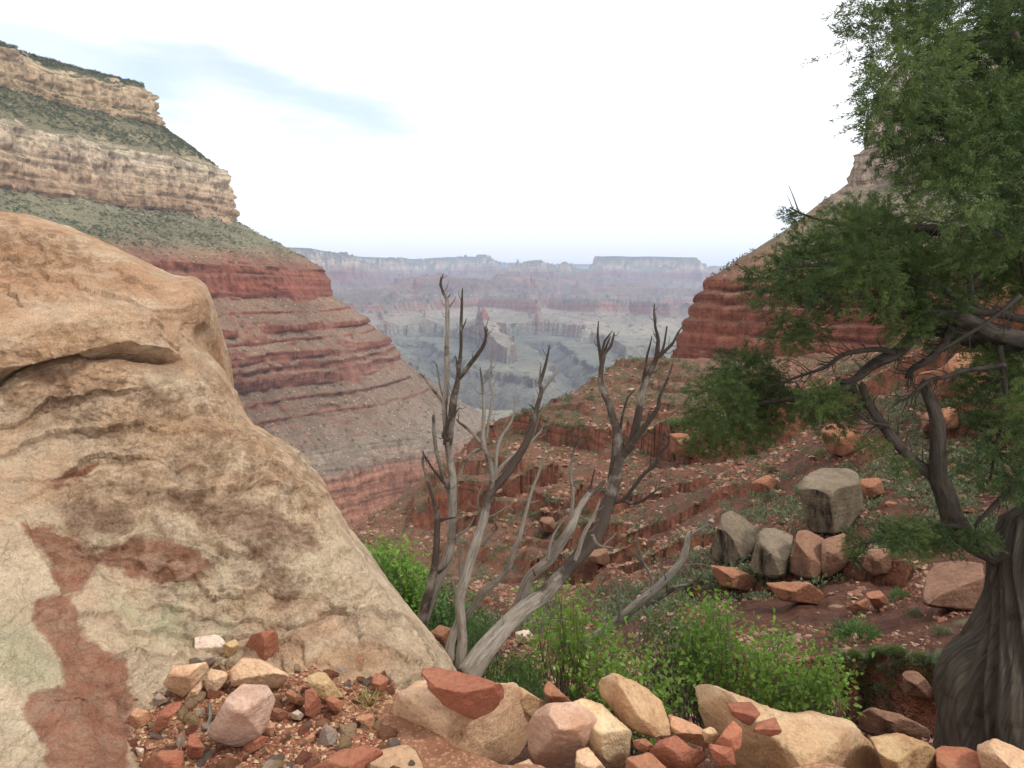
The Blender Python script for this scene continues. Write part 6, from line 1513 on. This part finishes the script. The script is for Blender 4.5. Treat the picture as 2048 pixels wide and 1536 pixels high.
for px, py, h in cand:
    if any(math.hypot(px - a, py - b) < 16 for a, b in taken): continue
    X, Y, z = h; R = scrub_size(Y)
    if ind < 260 and rng.random() < (.5 if Y > 24 else .8):
        q = int(rng.choice([0, 1, 2, 3, 4, 5], p=[.24, .24, .16, .16, .1, .1]))
        o = bpy.data.objects.new('shrub', SCRUB[q][1]); COL.objects.link(o)
        o.location = (X, Y, z + R * .05); o.scale = (R, R, R * rng.uniform(.75, 1.1)); o.rotation_euler = (0, 0, rng.uniform(0, 6.28))
        c = SCRUB[q][0]
        tag(o, f'small {c} desert shrub dotting the red rubble slope', 'shrub', f'small {c} shrubs dotting the red slope'); ind += 1
    elif Y > 24:
        stuffs.append((X, Y, z, R))
rg = np.random.default_rng(11); C, D, B = [], [], []
for X, Y, z, R in stuffs:
    n = 44
    d = sphere_dirs(n, rg); d[:, 2] = np.abs(d[:, 2])
    C.append(np.array([X, Y, z]) + d * R * rg.uniform(.3, .9, (n, 1))); q = d + sphere_dirs(n, rg) * .5; q[:, 2] += .5; D.append(q / np.linalg.norm(q, axis=1, keepdims=True)); B.append(np.full((n, 1), R))
C, D, B = np.concatenate(C), np.concatenate(D), np.concatenate(B)
V, f = blades(C, D, .36 * B, .2 * B, rg)
o = link('scrub', leaf_mesh('scrub', V, f, np.repeat(rg.random(len(C)), 4), M_SAGE)); tag(o, kind='stuff')
# rubble
M_RUB = [stone_mat('rubble_red', s2l(142, 96, 76), s2l(128, 84, 66), s2l(120, 80, 64), .3, .5, .02, False), stone_mat('rubble_pale', s2l(190, 162, 140), s2l(174, 144, 122), s2l(150, 116, 94), .3, .5, .02, False), stone_mat('rubble_tan', s2l(164, 124, 100), s2l(150, 110, 88), s2l(124, 92, 74), .3, .5, .02, False)]
pxs = rng.uniform(680, 2080, 120000); Ys = np.exp(rng.uniform(math.log(6.5), math.log(420), 120000))
keep = sstep(-.25, .45, fbm2(pxs / 70, np.log(Ys) * 7, 4, 655)) > rng.random(len(pxs))
pxs, Ys = pxs[keep], Ys[keep]
X_, z_ = hill_z(pxs, Ys)
rad = Ys * (0.0008 + 0.0044 * rng.random(len(Ys)) ** 5) * np.clip(1.5 - Ys / 500, .6, 1.5)
scatter_stuff('rubble', np.stack([X_, Ys, z_ + rad * .2], -1), rad, M_RUB, .9, 9)
# single larger rocks lying about
RK = []
for q in range(6):
    v, f = chip_mesh(90 + q)
    for m_, nm_ in ((M_BLKO, 'red'), (M_RUB[1], 'pale'), (M_BLKR, 'brown')):
        me = mesh_np('rock', v, f, False); me.materials.append(m_); RK.append((nm_, me))
cnt = 0
while cnt < 150:
    px, py = rng.uniform(880, 2046), rng.uniform(740, 1430)
    h = on_hill(px, py)
    if h is None or h[1] < 6.8 or h[1] > 320: continue
    X, Y, z = h; R = Y * rng.uniform(.003, .011) * (1 if Y < 100 else .7)
    nm_, me = RK[rng.integers(len(RK))]
    o = bpy.data.objects.new('rock', me); COL.objects.link(o)
    o.location = (X, Y, z + R * .15); o.scale = (R * rng.uniform(.9, 1.6), R, R * rng.uniform(.6, 1)); o.rotation_euler = (rng.uniform(-.3, .3), rng.uniform(-.3, .3), rng.uniform(0, 6.28))
    tag(o, f'loose {nm_} rock scattered on the red hillside rubble', 'rock', f'loose {nm_} rocks scattered on the hillside'); cnt += 1

# ------------------------------------------------------------------ junipers on the canyon walls
TREES = [scrub_mesh('wall_tree', 30 + q, 150, M_RIM, .5, .16, .4) for q in range(4)]
def wall_spots(G, n, zlo, zhi, seed, maxn=400000):
    """random slope points of a swept wall between two heights"""
    rg = np.random.default_rng(seed)
    N = grid_normals(G); nz = np.abs(N[..., 2])
    zm = G[..., 2].mean(0); js = np.nonzero((zm > zlo - 12) & (zm < zhi + 12))[0]
    i = rg.integers(0, G.shape[0], n); j = js[rg.integers(0, len(js), n)]
    p = G[i, j]; ok = (nz[i, j] > .5) & (p[:, 2] > zlo) & (p[:, 2] < zhi) & (p[:, 1] > 300)
    px = 1024 + p[:, 0] / p[:, 1] * F
    ok &= (px > -60) & (px < 2120)
    return p[ok]
def thin(p, seed, amt, sc):
    rg = np.random.default_rng(seed)
    d = sstep(-.55, .25, fbm2(p[:, 0] / sc, p[:, 1] / sc + p[:, 2] / sc * 2, 3, seed))
    return p[rg.random(len(p)) < d * amt]
upper = thin(wall_spots(LW, 60000, 258, 345, 1), 5, .62, 40); rim = wall_spots(LW, 16000, 398, 440, 2); mid = thin(wall_spots(LW, 26000, 66, 150, 3), 6, .6, 40); low = thin(wall_spots(LW, 24000, -270, 60, 4), 7, .3, 50)
rwt = thin(wall_spots(RW, 9000, 6, 80, 8), 9, .35, 30); rwr = wall_spots(RW, 5000, 140, 220, 10)[:250]
def visible(p):
    pyv = 768 - F * ((p[:, 2] * CP + p[:, 1] * SP) / (p[:, 1] * CP - p[:, 2] * SP)); pxv = 1024 + F * p[:, 0] / (p[:, 1] * CP - p[:, 2] * SP)
    return (pyv > -20) & ((pxv > out_x(np.clip(pyv, 353, 1430)) + 2) | (pyv < 352 + 0 * pxv)) & (pxv < 2060)
allp, lab = [], []
for arr, where, siz in ((rim[:5000], 'rim', 4.4), (upper[:4600], 'upper', 3.0), (mid[:4000], 'middle', 2.3), (low[:3200], 'lower', 1.7), (rwt[:420], 'right', 1.9), (rwr, 'righttop', 2.2)):
    v = visible(arr); a2 = arr[v]
    allp.append(a2); lab += [(where, siz)] * len(a2)
allp = np.concatenate(allp)
dist = np.linalg.norm(allp, axis=1) / np.array([s for _, s in lab])
order = np.argsort(dist)
LABT = {'rim': ('dark juniper on the flat rim of the left canyon wall', 'junipers on the left rim'), 'upper': ('dark juniper on the scrubby terrace between the two pale cliffs at left', 'junipers on the upper left terrace'),
        'middle': ('dark juniper on the grey green slope below the pale left cliff', 'junipers on the grey green left slope'), 'lower': ('little dark shrub on the red ledges of the left wall', 'shrubs on the red ledges of the left wall'),
        'right': ('dark juniper on the slope above the red cliff at right', 'junipers above the red right cliff'), 'righttop': ('dark juniper on top of the pale right cliff', 'junipers on the pale right cliff')}
cap = {'rim': 90, 'upper': 80, 'middle': 50, 'lower': 20, 'right': 40, 'righttop': 10}
got = {k_: 0 for k_ in cap}
C, D, B = [], [], []
rg = np.random.default_rng(14)
for ii in order:
    w, siz = lab[ii]; p = allp[ii]; R = siz * rg.uniform(.55, 1.15)
    if got[w] < cap[w]:
        got[w] += 1
        o = bpy.data.objects.new('juniper', TREES[rg.integers(4)]); COL.objects.link(o)
        o.location = (p[0], p[1], p[2] + R * .2); o.scale = (R * .85, R * .85, R * rg.uniform(.9, 1.25)); o.rotation_euler = (0, 0, rg.uniform(0, 6.28))
        tag(o, LABT[w][0], 'tree' if w != 'lower' else 'shrub', LABT[w][1])
    else:
        n = 20
        d = sphere_dirs(n, rg); d[:, 2] = np.abs(d[:, 2])
        C.append(p + np.array([0, 0, R * .1]) + d * R * rg.uniform(.3, .85, (n, 1))); q = d + sphere_dirs(n, rg) * .5; q[:, 2] += .4; D.append(q / np.linalg.norm(q, axis=1, keepdims=True)); B.append(np.full((n, 1), R))
C, D, B = np.concatenate(C), np.concatenate(D), np.concatenate(B)
V, f = blades(C, D, .75 * B, .42 * B, rg)
o = link('woodland', leaf_mesh('woodland', V, f, np.repeat(rg.random(len(C)), 4), M_RIM)); tag(o, kind='stuff')
